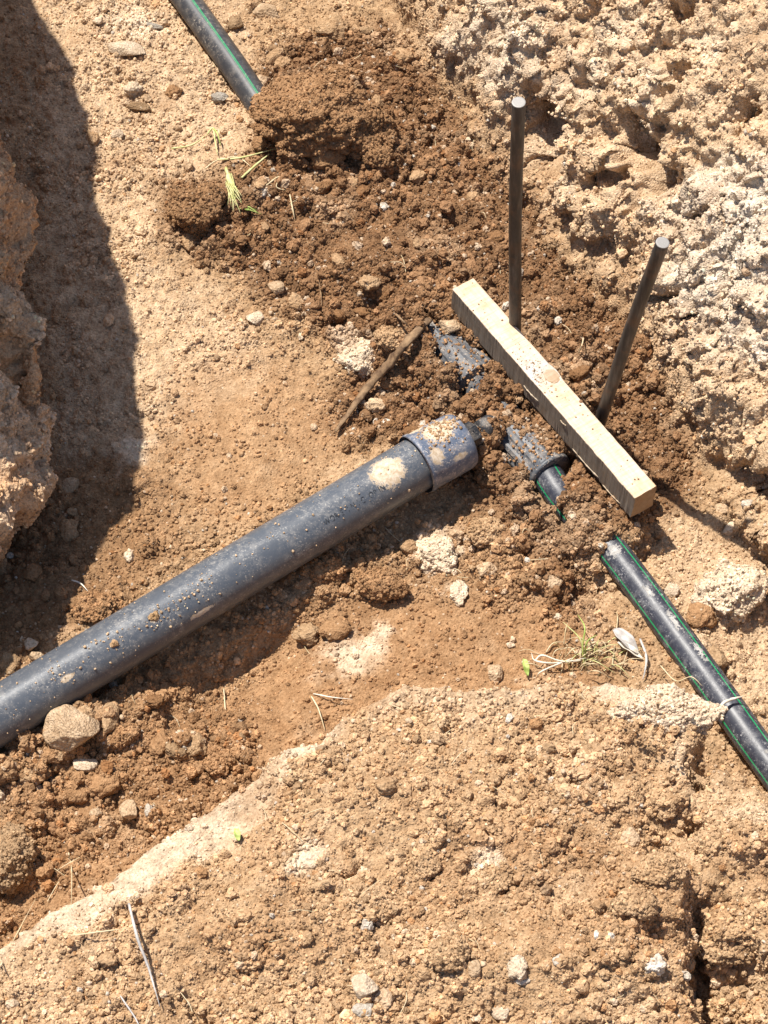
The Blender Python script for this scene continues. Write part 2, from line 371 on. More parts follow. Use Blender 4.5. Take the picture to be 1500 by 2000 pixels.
def hit(u, v):
    d = F_*FPX+R_*(u-750)-U_*(v-1000); d = d/np.linalg.norm(d)
    t = np.arange(2.0, 4.6, .003); Q = CAM+d*t[:, None]
    k = np.argmax(Q[:, 2] < zat(Q[:, 0], Q[:, 1])); return Q[k]
# ------------------------------------------------------------------ left earth bank (leans out over the trench, shades the floor)
HT = .8
sh_px = [(-400, -900), (-60, -350), (60, -20), (130, 100), (185, 280), (190, 400), (250, 560), (270, 700), (275, 800), (292, 880), (240, 1020), (130, 1150), (60, 1235), (0, 1275), (-160, 1345), (-500, 1450), (-1500, 1600)]
si_px = [(-400, -500, .3), (-180, -120, .3), (-60, 100, .3), (-20, 230, .3), (0, 300, .3), (25, 370, .3), (55, 470, .3), (92, 600, .28), (86, 720, .24), (84, 800, .18), (98, 875, .13), (68, 955, .13), (0, 1010, .18), (-80, 1050, .2), (-250, 1120, .2), (-600, 1200, .2), (-1500, 1300, .2)]
si_px = [(a-6, b, z) for a, b, z in si_px]
top = []; mid = []
for (u, v), (a, b, z) in zip(sh_px, si_px):
    g = W(u, v, 0); top.append(g-L*(HT/-L[2])*1.0); mid.append(W(a, b, z))
top = catmull(top, 560); mid = catmull(mid, 560); ns = len(top)
for a in top: a[2] = HT
rows = []
out = np.stack([np.full(ns, 1.), np.full(ns, -.15), np.zeros(ns)], -1)
for k in range(14): rows.append(top+np.array([-1, 0, 0])*(3.0*((14-k)/14)**2.5)+np.array([0, 0, .12])*((14-k)/14))
NZ = 260
for k in range(NZ):
    t = k/(NZ-1); zc = HT+(mid[:, 2]-HT)*t
    p = top*(1-t)+mid*t; p[:, 2] = zc
    p = p-out*(.05*math.sin(math.pi*t))[None] if False else p-out*(.05*math.sin(math.pi*t))
    rows.append(p)
for k in range(1, 70):
    t = k/69; p = mid.copy(); p = p-out*(.07*math.sin(math.pi*t*.6)); p[:, 2] = mid[:, 2]*(1-t)-.06*t; rows.append(p)
LB = np.array(rows)
tv = np.gradient(LB, axis=0); tu = np.gradient(LB, axis=1); ln = np.cross(tu, tv); ln /= np.linalg.norm(ln, axis=-1, keepdims=True)+1e-9
if ln[150, ns//2, 0] < 0: ln = -ln
lf1, li1 = worley(LB, 1/.05, 5); lf2, li2 = worley(LB, 1/.02, 6); lf3, li3 = worley(LB, 1/.008, 7)
ld = .09*(1-np.abs(fbm(LB*np.array([1, 1, .6]), 6, 4, 61))-.8)+.045*(1-np.abs(fbm(LB*np.array([1, 1, .6]), 15, 4, 62))-.8)+.010*(1-lf1)*li1+.008*(1-lf2)*li2+.005*(1-lf3)*li3+.020*fbm(LB, 34, 5, 63, .6)
amp = np.concatenate([np.full(14, .2), np.linspace(.35, 1, NZ), np.ones(69)])[:, None]
LBp = LB+ln*(ld*amp)[..., None]
lc = np.zeros(LB.shape)+TAN*np.array([1.08, .95, .85]); m = sstep(.0, .4, fbm(LB, 9, 4, 64))[..., None]; lc = lc*(1-m*.7)+PALE*m*.7
m = sstep(.1, .5, fbm(LB, 7, 4, 66))[..., None]; lc = lc*(1-m*.75)+BROWN*m*.75; m = sstep(.1, .5, fbm(LB, 30, 4, 67))[..., None]; lc = lc*(1-m*.4)+MID*m*.4
lb = mesh_grid('earth_bank', LBp, M_ground, {'soil': lc})
tag(lb, 'shaded crumbling earth bank at the left edge of the trench', kind='structure')

# ------------------------------------------------------------------ rocks and clods
_ico = {}
def ico(sub):
    if sub not in _ico:
        import bmesh
        bm = bmesh.new(); bmesh.ops.create_icosphere(bm, subdivisions=sub, radius=1)
        _ico[sub] = (np.array([v.co[:] for v in bm.verts]), [tuple(v.index for v in f.verts) for f in bm.faces]); bm.free()
    return _ico[sub]
def rock_mesh(name, dims, seed, kind='clod', sub=4, color=BROWN):
    V, Fc = ico(sub); V = V.copy(); r = np.random.default_rng(seed); off = r.uniform(0, 50, 3)
    n = V.copy()
    if kind == 'stone':
        for k in range(17):
            d = r.standard_normal(3); d /= np.linalg.norm(d); lim = r.uniform(.58, .92)
            s = V@d; V = V-np.maximum(s-lim, 0)[:, None]*d*.93
        V += n*(.07*fbm(n+off, 2.2, 4, seed))[:, None]+n*(.045*fbm(n+off, 7, 4, seed+3, .6))[:, None]
    else:
        f, i = worley(n+off, 3.2, seed); g, j = worley(n+off, 7.5, seed+1)
        V += n*(.42*fbm(n+off, 1.4, 3, seed)+.26*(1-f)*i+.15*(1-g)*j+.09*fbm(n+off, 12, 3, seed+4)-.12)[:, None]
    sz = np.array(dims)/2; V = V*sz
    cc = np.array(color)*(1+.12*fbm(n+off, 3, 3, seed+9))[:, None]
    me = bpy.data.meshes.new(name); me.from_pydata([tuple(map(float, v)) for v in V], [], Fc)
    me.polygons.foreach_set('use_smooth', np.ones(len(Fc), bool))
    a = me.attributes.new('soil', 'FLOAT_VECTOR', 'POINT'); a.data.foreach_set('vector', cc.reshape(-1).astype(np.float32))
    me.materials.append(M_rock); me.update(); return me
def rock(u, v, wpx, hpx, kind, color, label, cat=None, group=None, sink=.3, seed=None, rot=None, sub=4, thick=.75, name=None):
    """stone seen at u, v with a size of wpx by hpx in the photograph"""
    p = hit(u, v+hpx*.2); k = DIST/FPX*(np.dot(p-CAM, F_)/DIST)
    wx = wpx*k; hy = hpx*k/.95; tz = min(wx, hy)*thick
    seed = seed if seed is not None else int(u*7+v*13)
    o = bpy.data.objects.new(name or kind, rock_mesh(name or kind, (wx, hy, tz), seed, kind, sub, color)); COL.objects.link(o)
    o.location = (p[0], p[1], p[2]+tz*(.5-sink)); o.rotation_euler = (random.uniform(-.15, .15), random.uniform(-.15, .15), rot if rot is not None else random.uniform(-.3, .3))
    tag(o, label, cat or kind, group); return o
T2 = TAN*.9
big = [
 (610, 205, 190, 150, 'clod', BROWN*.95, 'largest dark brown crumbly clod, covering the end of the upper black pipe', .42, 6),
 (700, 235, 110, 110, 'clod', BROWN*.85, 'dark crumbly clod leaning on the right side of the largest clod', .4, 5),
 (562, 172, 50, 46, 'clod', BROWN, 'small brown clod on the upper left shoulder of the largest clod', .3, 4),
 (668, 150, 64, 50, 'clod', BROWN*.9, 'dark clod just above the right half of the largest clod', .3, 4),
 (738, 300, 62, 50, 'clod', BROWN*.85, 'dark clod low on the right below the leaning dark clod', .3, 4),
 (640, 308, 56, 44, 'clod', BROWN*.9, 'dark clod in the shadow below the largest clod', .3, 4),
 (512, 278, 36, 30, 'clod', BROWN*.95, 'little brown clod above the tip of the wilted weed', .3, 4),
 (545, 240, 60, 60, 'clod', BROWN*.9, 'dark clod at the lower left foot of the largest clod', .4, 4),
 (598, 262, 74, 50, 'clod', BROWN*1.1, 'flat faced brown clod on the lower rim of the largest clod', .2, 4),
 (385, 405, 100, 84, 'clod', BROWN*.8, 'brown crumbly clod with a dark shadow, standing alone below the wilted weed', .3, 5),
 (143, 1420, 100, 88, 'stone', TAN*1.0, 'large tan angular stone beside the lower side of the grey pipe', .10, 5),
 (190, 1178, 78, 62, 'clod', BROWN*1.1, 'rounded brown clod touching the upper side of the grey pipe', .3, 5),
 (18, 1660, 100, 110, 'clod', MID*.8, 'grey brown rough lump cut by the left edge of the photo', .3, 5),
 (213, 1395, 44, 60, 'stone', MID, 'upright brown stone just right of the large tan stone', .25, 4),
 (252, 1332, 34, 38, 'stone', BROWN*1.1, 'small reddish brown stone tucked under the grey pipe', .2, 4),
 (223, 1336, 20, 22, 'stone', CHALK*.6, 'small grey pebble next to the reddish stone under the grey pipe', .2, 3),
 (240, 1430, 66, 44, 'clod', BROWN*1.05, 'dark brown clod below the upright brown stone', .25, 4),
 (60, 1255, 32, 30, 'stone', PALE, 'round pale stone on the left above the grey pipe', .25, 4),
 (70, 1280, 28, 22, 'stone', TAN, 'small tan stone just below the round pale stone', .25, 4),
 (20, 1290, 34, 42, 'clod', MID*.85, 'brown clod at the left edge above the grey pipe', .25, 4),
 (68, 1117, 38, 38, 'stone', BROWN*1.05, 'brown block shaped stone in the shade of the left bank', .2, 4),
 (20, 1084, 16, 14, 'stone', CHALK, 'tiny white pebble in the shade of the left bank', .2, 3),
 (56, 1190, 28, 22, 'stone', BROWN*.9, 'reddish flat stone in the shade above the grey pipe', .2, 3),
 (139, 945, 34, 32, 'stone', TAN, 'pale lump in the shade at the foot of the left bank', .3, 4),
 (142, 1000, 26, 20, 'stone', MID, 'small tan stone in the shade right of the left bank foot', .3, 3),
 (252, 1577, 34, 48, 'stone', TAN*1.05, 'upright tan pointed stone in the lower trench floor', .18, 4),
 (290, 1577, 18, 30, 'stone', CHALK*.85, 'narrow whitish stone right of the pointed tan stone', .2, 3),
 (188, 1585, 24, 22, 'stone', TAN, 'small tan stone left of the pointed tan stone', .25, 3),
 (165, 1490, 50, 34, 'stone', PALE*.95, 'pale flat stone below the large tan stone', .3, 4),
 (345, 1458, 40, 36, 'clod', MID*.75, 'round grey brown clod on the lower trench floor', .3, 4),
 (380, 1450, 46, 46, 'clod', MID, 'tan clod right of the round grey brown clod', .4, 4),
 (430, 1480, 60, 50, 'clod', BROWN*1.1, 'broad brown clod near the edge of the lower bank', .45, 4),
 (472, 1418, 22, 24, 'stone', BROWN*.8, 'small dark brown pebble on the smooth trench floor', .2, 3),
 (470, 1402, 13, 20, 'stone', CHALK*.9, 'small upright white chip on the smooth trench floor', .15, 3),
 (470, 1437, 20, 16, 'stone', MID*.85, 'small greyish pebble under the dark brown pebble', .25, 3),
 (310, 1450, 40, 44, 'clod', BROWN, 'brown clod between the tan stone and the round grey clod', .3, 4),
 (205, 1530, 60, 44, 'clod', BROWN*1.1, 'brown clod in the middle of the lower clod field', .3, 4),
 (150, 1545, 46, 36, 'clod', BROWN, 'crumbly brown clod left in the lower clod field', .35, 4),
 (60, 1510, 40, 30, 'clod', MID, 'tan brown clod low at the left under the grey pipe', .35, 4),
 (105, 1470, 40, 30, 'clod', BROWN*1.05, 'brown clod directly under the large tan stone', .3, 4),
 (500, 620, 36, 28, 'stone', PALE, 'pale angular stone on the tan slope left of the heap', .2, 4),
 (540, 560, 36, 26, 'stone', TAN*.95, 'tan stone at the left rim of the dark heap', .3, 4),
 (228, 262, 26, 24, 'stone', PALE, 'pale pebble on the upper left slope near the shade', .25, 3),
 (192, 40, 22, 22, 'stone', PALE*1.05, 'round white pebble near the top left corner', .25, 3),
 (245, 92, 80, 34, 'stone', PALE*.9, 'grey white flat rock bedded in the upper left slope', .4, 4),
 (290, 48, 60, 16, 'stone', CHALK*.5, 'thin dark grey slab on the upper left slope', .35, 4),
 (428, 190, 34, 26, 'stone', CHALK*.55, 'grey stone beside the upper black pipe', .3, 4),
 (340, 178, 32, 26, 'clod', BROWN, 'small brown clod left of the upper black pipe', .3, 4),
 (270, 205, 54, 22, 'stone', MID*.75, 'flat greyish stone sunk in the upper left slope', .5, 4),
 (462, 40, 30, 40, 'stone', MID*.8, 'grey brown stone right of the upper black pipe', .3, 4),
 (520, 22, 66, 34, 'stone', TAN*.9, 'wide tan rock near the top edge of the photo', .3, 4),
 (650, 50, 60, 46, 'clod', MID, 'tan clod above the largest dark clod', .35, 4),
 (713, 60, 34, 22, 'stone', MID*.9, 'greyish flat stone at the top centre of the photo', .3, 3),
 (880, 637, 46, 34, 'stone', TAN, 'tan angular stone beside the grey fitting by the board end', .15, 4),
 (765, 655, 66, 44, 'clod', MID, 'tan clod above the brown stick', .3, 4),
 (700, 690, 80, 58, 'clod', PALE*.95, 'pale rough lump left of the brown stick', .5, 4),
 (767, 745, 40, 30, 'clod', BROWN, 'small brown clod right of the brown stick', .3, 4),
 (736, 790, 34, 26, 'clod', TAN, 'tan knobbly lump below the middle of the brown stick', .3, 4),
 (757, 823, 18, 14, 'stone', CHALK*1.1, 'small white pebble above the blue grey coupling', .2, 3),
 (845, 1072, 96, 70, 'clod', PALE, 'broad chalky lump right of the pipe coupling shadow', .55, 5),
 (948, 1032, 66, 50, 'clod', MID*1.05, 'brown knobbly clod between the chalky lump and the buried fitting', .35, 4),
 (895, 1150, 32, 46, 'clod', PALE, 'small upright chalky lump under the broad chalky lump', .5, 4),
 (952, 1108, 36, 28, 'clod', TAN, 'tan clod right of the small chalky lump', .35, 4),
 (600, 1235, 44, 38, 'clod', MID*.95, 'tan brown clod with a sharp shadow on the smooth floor', .2, 4),
 (655, 1225, 60, 40, 'clod', BROWN, 'brown clod right of the clod with the sharp shadow', .35, 4),
 (640, 1110, 60, 50, 'clod', BROWN*1.1, 'brown clod close under the middle of the grey pipe', .35, 4),
 (740, 1135, 90, 48, 'clod', BROWN*.95, 'wide dark brown clod between pipe shadow and chalky lump', .4, 4),
 (1075, 1130, 50, 34, 'stone', TAN, 'tan stone at the mouth of the dark hole by the lower pipe', .3, 4),
 (1100, 1140, 30, 34, 'clod', DARK*1.4, 'dark clod in the hole by the lower pipe', .3, 4),
 (967, 1310, 30, 40, 'stone', TAN, 'small tan stone standing at the edge of the near bank', .15, 4),
 (1090, 1205, 22, 16, 'stone', PALE, 'pale pebble above the dry grass tuft', .2, 3),
 (997, 1260, 18, 12, 'stone', PALE*1.05, 'short white chip left of the dry grass tuft', .2, 3),
 (1365, 1200, 54, 48, 'clod', BROWN*1.15, 'reddish brown clod right of the lower black pipe', .25, 4),
 (1425, 1130, 120, 90, 'clod', PALE*.95, 'large pale plate of hard earth right of the lower black pipe', .6, 5),
 (1360, 1260, 46, 40, 'clod', TAN, 'tan clod under the reddish clod by the lower pipe', .3, 4),
 (1310, 1150, 30, 30, 'stone', PALE, 'pale stone touching the right side of the lower black pipe', .2, 4),
 (1395, 1285, 40, 44, 'clod', MID*.85, 'brown clod at the right side of the lower pipe', .25, 4),
 (1430, 1030, 46, 30, 'stone', PALE, 'pale stone at the foot of the far wall on the right', .3, 4),
 (1460, 985, 28, 22, 'stone', CHALK, 'whitish stone at the end of the shaded wall foot', .25, 3),
 (1415, 990, 40, 28, 'stone', TAN*1.05, 'tan stone right of the lower board end', .3, 3),
 (995, 1400, 18, 24, 'stone', CHALK*1.05, 'small white stone on the near bank', .15, 3),
 (1148, 1393, 12, 0, 'stone', TAN, '', .3, 3),
 (1325, 1503, 22, 28, 'stone', TAN, 'pale small stone beside the hollow under the rock nose', .2, 3),
 (1150, 1470, 40, 34, 'clod', MID*.95, 'brown clod in the upper middle of the near bank', .35, 4),
 (832, 1680, 56, 54, 'clod', MID, 'crumbly clod with a dark right side on the near bank', .2, 4),
 (960, 1715, 74, 60, 'clod', MID*1.02, 'brown clod under a pale chip on the near bank', .3, 4),
 (973, 1690, 24, 24, 'stone', PALE, 'pale chip on top of a brown clod on the near bank', .0, 3),
 (880, 1855, 62, 66, 'clod', MID*.97, 'round brown clod low on the near bank', .25, 4),
 (925, 1885, 28, 36, 'stone', TAN*.95, 'small tan stone touching the round brown clod', .2, 3),
 (710, 1922, 54, 48, 'stone', PALE*.9, 'grey white rock near the bottom edge of the photo', .3, 4),
 (712, 1968, 44, 30, 'stone', CHALK*.75, 'grey rock below the grey white rock at the bottom', .3, 4),
 (1010, 1885, 38, 44, 'clod', PALE*.85, 'pale clod in the lower middle of the near bank', .3, 4),
 (1020, 1915, 30, 20, 'stone', CHALK, 'white stone under the pale clod', .1, 3),
 (935, 1985, 30, 20, 'stone', PALE, 'pale oval pebble at the bottom edge', .2, 3),
 (980, 1975, 40, 30, 'stone', PALE*.9, 'pale stone right of the oval pebble at the bottom edge', .3, 3),
 (1090, 1870, 22, 30, 'stone', CHALK*.85, 'small grey white chip right of the pale clod', .15, 3),
 (1165, 1825, 14, 18, 'stone', CHALK*1.1, 'tiny white pebble on the near bank', .1, 3),
 (1280, 1880, 40, 34, 'clod', CHALK*.9, 'whitish lump left of the dark cleft in the near bank', .3, 4),
 (1300, 1560, 70, 50, 'clod', MID*1.1, 'yellow brown clod below the rock nose', .35, 4),
 (1470, 1590, 90, 50, 'clod', TAN, 'tan clod under the lower pipe at the right edge', .4, 4),
 (1290, 1690, 90, 70, 'clod', MID*1.05, 'broad light brown clod on the right of the near bank', .4, 5),
 (1385, 1640, 70, 56, 'clod', MID*1.05, 'brown clod right of the small dark hollow in the bank', .35, 4),
 (1240, 1760, 80, 60, 'clod', MID*1.02, 'wide light brown clod above the dark cleft of the near bank', .4, 4),
 (1420, 1850, 90, 50, 'clod', MID, 'brown clod inside the cleft at the lower right', .3, 4),
 (1340, 1960, 0, 0, 'clod', MID, '', .3, 4),
]
GLUE = []
for (u, v, a, b, kd, c, lab, sink, sub) in big:
    if a and b and lab:
        a, b, sink = a*1.12, b*1.12, sink*.8; c = c*(.90 if kd == 'stone' else 1.05)
        o_ = rock(u, v, a, b, kd, c, lab, sink=sink, sub=sub)
        if kd == 'clod' and a*b > 3600: GLUE.append((o_, c))
CRUSTED = []
# long pale rock nose on the near bank
n_ = rock(1302, 1372, 205, 84, 'clod', PALE*.98, 'long pale rock nose sticking out of the near bank over the lower black pipe', sink=.5, sub=6, seed=92, rot=.10, thick=.9); GLUE.append((n_, PALE*.95))
n_ = rock(600, 1674, 84, 36, 'clod', PALE*.95, 'low pale rock half sunk in the near bank', sink=.55, sub=4, seed=93, rot=.1)

# ------------------------------------------------------------------ scatter
ii = (gx[:-1] > -.62) & (gx[:-1] < .72); jj = (gy[:-1] > -.93) & (gy[:-1] < 1.06)
I, J = np.where(ii)[0], np.where(jj)[0]
sub_ = np.ix_(J, I)
e1 = Pg[np.ix_(J, I+1)]-Pg[sub_]; e2 = Pg[np.ix_(J+1, I)]-Pg[sub_]
area = np.linalg.norm(np.cross(e1, e2), axis=-1)
un, vn = proj(Pg[sub_]); vis = (un > -60) & (un < 1560) & (vn > -60) & (vn < 2060)
hidden = (db[sub_] < -.0) & (db[sub_] > -.05)
dens_loose = np.clip(.35+1.0*loose+.45*onbank, 0, 1.5)*(1-.72*compact)*(1-.75*crust)*(1-.5*onwall)*(.62+.72*patch)
dens_loose = dens_loose*(1-.97*expo); dens = dens_loose[sub_]*vis*(1-.5*hidden)
colS = col[sub_]; PS = Pg[sub_]; nS = nrm[sub_]; wallS = onwall[sub_]; looseS = loose[sub_]; compS = compact[sub_]
def sample(n, wgt, jit=.22, brighten=1.0):
    p = (wgt*area).reshape(-1); c = np.cumsum(p); c /= c[-1]
    k = np.searchsorted(c, rng.random(n)); j, i = np.unravel_index(np.minimum(k, len(p)-1), wgt.shape)
    a, b = rng.random(n)[:, None], rng.random(n)[:, None]
    pos = PS[j, i]+e1[j, i]*a+e2[j, i]*b
    cl = colS[j, i]*np.clip(1.08+jit*rng.standard_normal(n), .75, 1.7)[:, None]*brighten
    r = rng.random(n)[:, None]
    cl = np.where(r > .993, CHALK*.8, np.where(r > .95, cl*.4+PALE*.6, np.where(r < .04, cl*np.array([.95, .82, .7]), cl)))
    return pos, nS[j, i], np.clip(cl, .03, .75)
def crumb_tree(name, variants, sub, rough, mat, flat=.75):
    g = bpy.data.node_groups.new(name, 'GeometryNodeTree')
    g.interface.new_socket('Geometry', in_out='INPUT', socket_type='NodeSocketGeometry'); g.interface.new_socket('Geometry', in_out='OUTPUT', socket_type='NodeSocketGeometry')
    nn, lk = g.nodes, g.links
    gi = nn.new('NodeGroupInput'); go = nn.new('NodeGroupOutput'); gti = nn.new('GeometryNodeGeometryToInstance')
    for k in range(variants):
        ic = nn.new('GeometryNodeMeshIcoSphere'); ic.inputs['Radius'].default_value = 1; ic.inputs['Subdivisions'].default_value = sub
        ns1 = nn.new('ShaderNodeTexNoise'); ns1.noise_dimensions = '4D'; ns1.inputs['W'].default_value = k*7.7; ns1.inputs['Scale'].default_value = 1.25; ns1.inputs['Detail'].default_value = 4; ns1.inputs['Roughness'].default_value = .7
        vm = nn.new('ShaderNodeVectorMath'); vm.operation = 'SUBTRACT'; vm.inputs[1].default_value = (.5, .5, .5); lk.new(ns1.outputs['Color'], vm.inputs[0])
        vs = nn.new('ShaderNodeVectorMath'); vs.operation = 'SCALE'; vs.inputs['Scale'].default_value = rough; lk.new(vm.outputs[0], vs.inputs[0])
        sp = nn.new('GeometryNodeSetPosition'); lk.new(ic.outputs[0], sp.inputs['Geometry']); lk.new(vs.outputs[0], sp.inputs['Offset'])
        tr = nn.new('GeometryNodeTransform'); tr.inputs['Scale'].default_value = (1, .8+.05*(k % 3), flat); lk.new(sp.outputs[0], tr.inputs['Geometry'])
        sm = nn.new('GeometryNodeSetMaterial'); sm.inputs['Material'].default_value = mat; lk.new(tr.outputs[0], sm.inputs['Geometry'])
        lk.new(sm.outputs[0], gti.inputs[0])
    iop = nn.new('GeometryNodeInstanceOnPoints'); iop.inputs['Pick Instance'].default_value = True
    lk.new(gi.outputs[0], iop.inputs['Points']); lk.new(gti.outputs[0], iop.inputs['Instance'])
    def at(nm, ty):
        a = nn.new('GeometryNodeInputNamedAttribute'); a.data_type = ty; a.inputs['Name'].default_value = nm; return a.outputs['Attribute']
    lk.new(at('pick', 'INT'), iop.inputs['Instance Index'])
    er = nn.new('FunctionNodeEulerToRotation'); lk.new(at('rot', 'FLOAT_VECTOR'), er.inputs[0]); lk.new(er.outputs[0], iop.inputs['Rotation'])
    lk.new(at('size', 'FLOAT'), iop.inputs['Scale']); lk.new(iop.outputs[0], go.inputs[0]); return g
VAR = 8
G_small = crumb_tree('crumb_small', VAR, 2, 2.3, M_crumb); G_big = crumb_tree('crumb_big', VAR, 3, 2.2, M_crumb)
def crumbs(name, pos, nor, cl, size, tree, label, parent=None, sink=.15):
    n = len(pos); me = bpy.data.meshes.new(name); me.vertices.add(n)
    pos = pos+nor*(size*(.5-sink))[:, None]
    me.vertices.foreach_set('co', pos.reshape(-1).astype(np.float32))
    for k, ty, v in (('size', 'FLOAT', size), ('pick', 'INT', rng.integers(0, VAR, n)), ('rot', 'FLOAT_VECTOR', rng.uniform(0, 6.28, (n, 3))), ('soil', 'FLOAT_VECTOR', cl)):
        a = me.attributes.new(k, ty, 'POINT'); a.data.foreach_set('vector' if ty == 'FLOAT_VECTOR' else 'value', np.asarray(v).reshape(-1).astype(np.int32 if ty == 'INT' else np.float32))
    me.materials.append(M_crumb)
    o = bpy.data.objects.new(name, me); COL.objects.link(o); md = o.modifiers.new('grains', 'NODES'); md.node_group = tree
    if parent is not None: o.parent = parent
    o['kind'] = 'stuff'
    if label: o['label'] = label
    return o
n = 190000
pos, nor, cl = sample(n, dens+.12*vis*(1-crust[sub_])*(1-.9*expo[sub_])); size = (.0009+.0011*rng.random(n)+.0020*rng.random(n)**6)*(.95+.9*fbm(pos, 18, 3, 303))
crumbs('soil_crumbs', pos, nor, cl, size, G_small, 'fine loose crumbs of earth strewn over the whole trench and bank', sink=.25)
n = 15000
pos, nor, cl = sample(n, dens**1.6*np.clip(.25+2.2*fbm(PS, 16, 3, 201)+.5, .05, 2.2), .2); size = .0022+.0032*rng.random(n)**2.5
crumbs('soil_granules', pos, nor, cl, size, G_big, 'coarser granules of earth lying in the loose soil', sink=.2)
n = 2600
pos, nor, cl = sample(n, dens**1.8*(1-.7*wallS), .18); size = .0048+.0050*rng.random(n)**2
protos = [rock_mesh('clod', (1, .85, .75), 500+k, 'clod', 4, np.array([1., 1, 1])) for k in range(10)]
mats = {}
def proto_col(k, c):
    key = (k, tuple(np.round(c, 2)))
    if key not in mats:
        me = protos[k].copy(); nv = len(me.vertices); a = np.zeros(nv*3, np.float32); me.attributes['soil'].data.foreach_get('vector', a)
        a = (a.reshape(-1, 3)*np.array(key[1])).reshape(-1); me.attributes['soil'].data.foreach_set('vector', a); mats[key] = me
    return mats[key]
crumbs('small_clods', pos, nor, cl, size, G_big, 'thumb sized lumps of earth too many to count in the loose soil', sink=.3)
# crumbs stuck to the larger clods
for o_, c_ in GLUE:
    me = o_.data; nv = len(me.polygons); cen = np.zeros(nv*3, np.float32); me.polygons.foreach_get('center', cen); cen = cen.reshape(-1, 3)
    no = np.zeros(nv*3, np.float32); me.polygons.foreach_get('normal', no); no = no.reshape(-1, 3); ar = np.zeros(nv, np.float32); me.polygons.foreach_get('area', ar)
    wg = ar*(no[:, 2] > -.3); n = int(min(4000, ar.sum()*.8/1.4e-5)*(.45 if c_[0] > .45 else 1)); k = rng.choice(nv, n, p=wg/wg.sum()); cc = np.clip(np.array(c_)*(1+.2*rng.standard_normal((n, 1))), .03, .7)
    crumbs('soil_crumbs', cen[k]+0., no[k]+0., cc, .0010+.0022*rng.random(n)**2.2, G_small, None, o_, .3)
lu, lv = proj(LBp); lu = lu[:-1, :-1]; lv = lv[:-1, :-1]
la1 = LBp[1:, :-1]-LBp[:-1, :-1]; la2 = LBp[:-1, 1:]-LBp[:-1, :-1]; lar = np.linalg.norm(np.cross(la1, la2), axis=-1)*((lu > -60) & (lu < 200) & (lv > -50) & (lv < 1200))
n = 9000; c_ = np.cumsum(lar.reshape(-1)); k = np.searchsorted(c_/c_[-1], rng.random(n)); j, i = np.unravel_index(np.minimum(k, lar.size-1), lar.shape)
crumbs('bank_crumbs', LBp[j, i]+la1[j, i]*rng.random((n, 1))+la2[j, i]*rng.random((n, 1)), ln[j, i], np.clip(lc[j, i]*(1+.2*rng.standard_normal((n, 1))), .04, .7), .0010+.0016*rng.random(n)+.003*rng.random(n)**7, G_small, 'crumbs of earth clinging to the shaded left bank', sink=.4)
# countable clods in the loose soil, each told by the landmark nearest to it
LM = [(1008, 600, 'the taller rod'), (1168, 800, 'the foot of the leaning rod'), (905, 560, 'the upper end of the board'), (1258, 960, 'the lower end of the board'), (1080, 740, 'the whitish stain on the board'),
      (620, 215, 'the largest dark clod'), (382, 405, 'the lone shadowed clod'), (520, 190, 'the end of the upper black pipe'), (440, 310, 'the wilted weed'), (740, 740, 'the middle of the brown stick'), (655, 840, 'the lower tip of the brown stick'),
      (880, 860, 'the blue grey coupling'), (750, 920, 'the dried mud patch on the grey pipe'), (500, 1110, 'the middle of the grey pipe'), (300, 1215, 'the soil smear on the grey pipe'), (100, 1340, 'the left end of the grey pipe'), (143, 1424, 'the large tan stone'),
      (252, 1577, 'the pointed tan stone'), (345, 1458, 'the round grey brown clod'), (845, 1072, 'the broad chalky lump'), (895, 1150, 'the small upright chalky lump'), (1190, 1080, 'the upper end of the lower black pipe'), (1340, 1270, 'the middle of the lower black pipe'),
      (1140, 1280, 'the dry grass tuft'), (1305, 1370, 'the pale rock nose'), (995, 1400, 'the small white stone on the bank'), (600, 1672, 'the sunken pale rock in the bank'), (280, 1860, 'the long grey twig'), (832, 1680, 'the clod with a dark side'), (880, 1855, 'the round clod low on the bank'),
      (710, 1922, 'the grey white rock'), (1290, 1690, 'the broad light brown clod'), (1425, 1130, 'the large pale earth plate'), (1350, 1900, 'the dark cleft'), (70, 1190, 'the stones in the left shade'), (245, 92, 'the grey white flat rock'), (500, 620, 'the pale angular stone on the slope'), (850, 300, 'the foot of the far wall'), (1080, 280, 'the hollow in the far wall'), (20, 1660, 'the grey brown lump at the left edge'), (475, 1410, 'the small dark pebble')]
used = set(); wgt = (dens**2)*(1-wallS)*(1-.6*onbank[sub_]); pos, nor, cl = sample(420, wgt, .1); made = 0
DIRN = ['right of', 'below and right of', 'below', 'below and left of', 'left of', 'above and left of', 'above', 'above and right of']
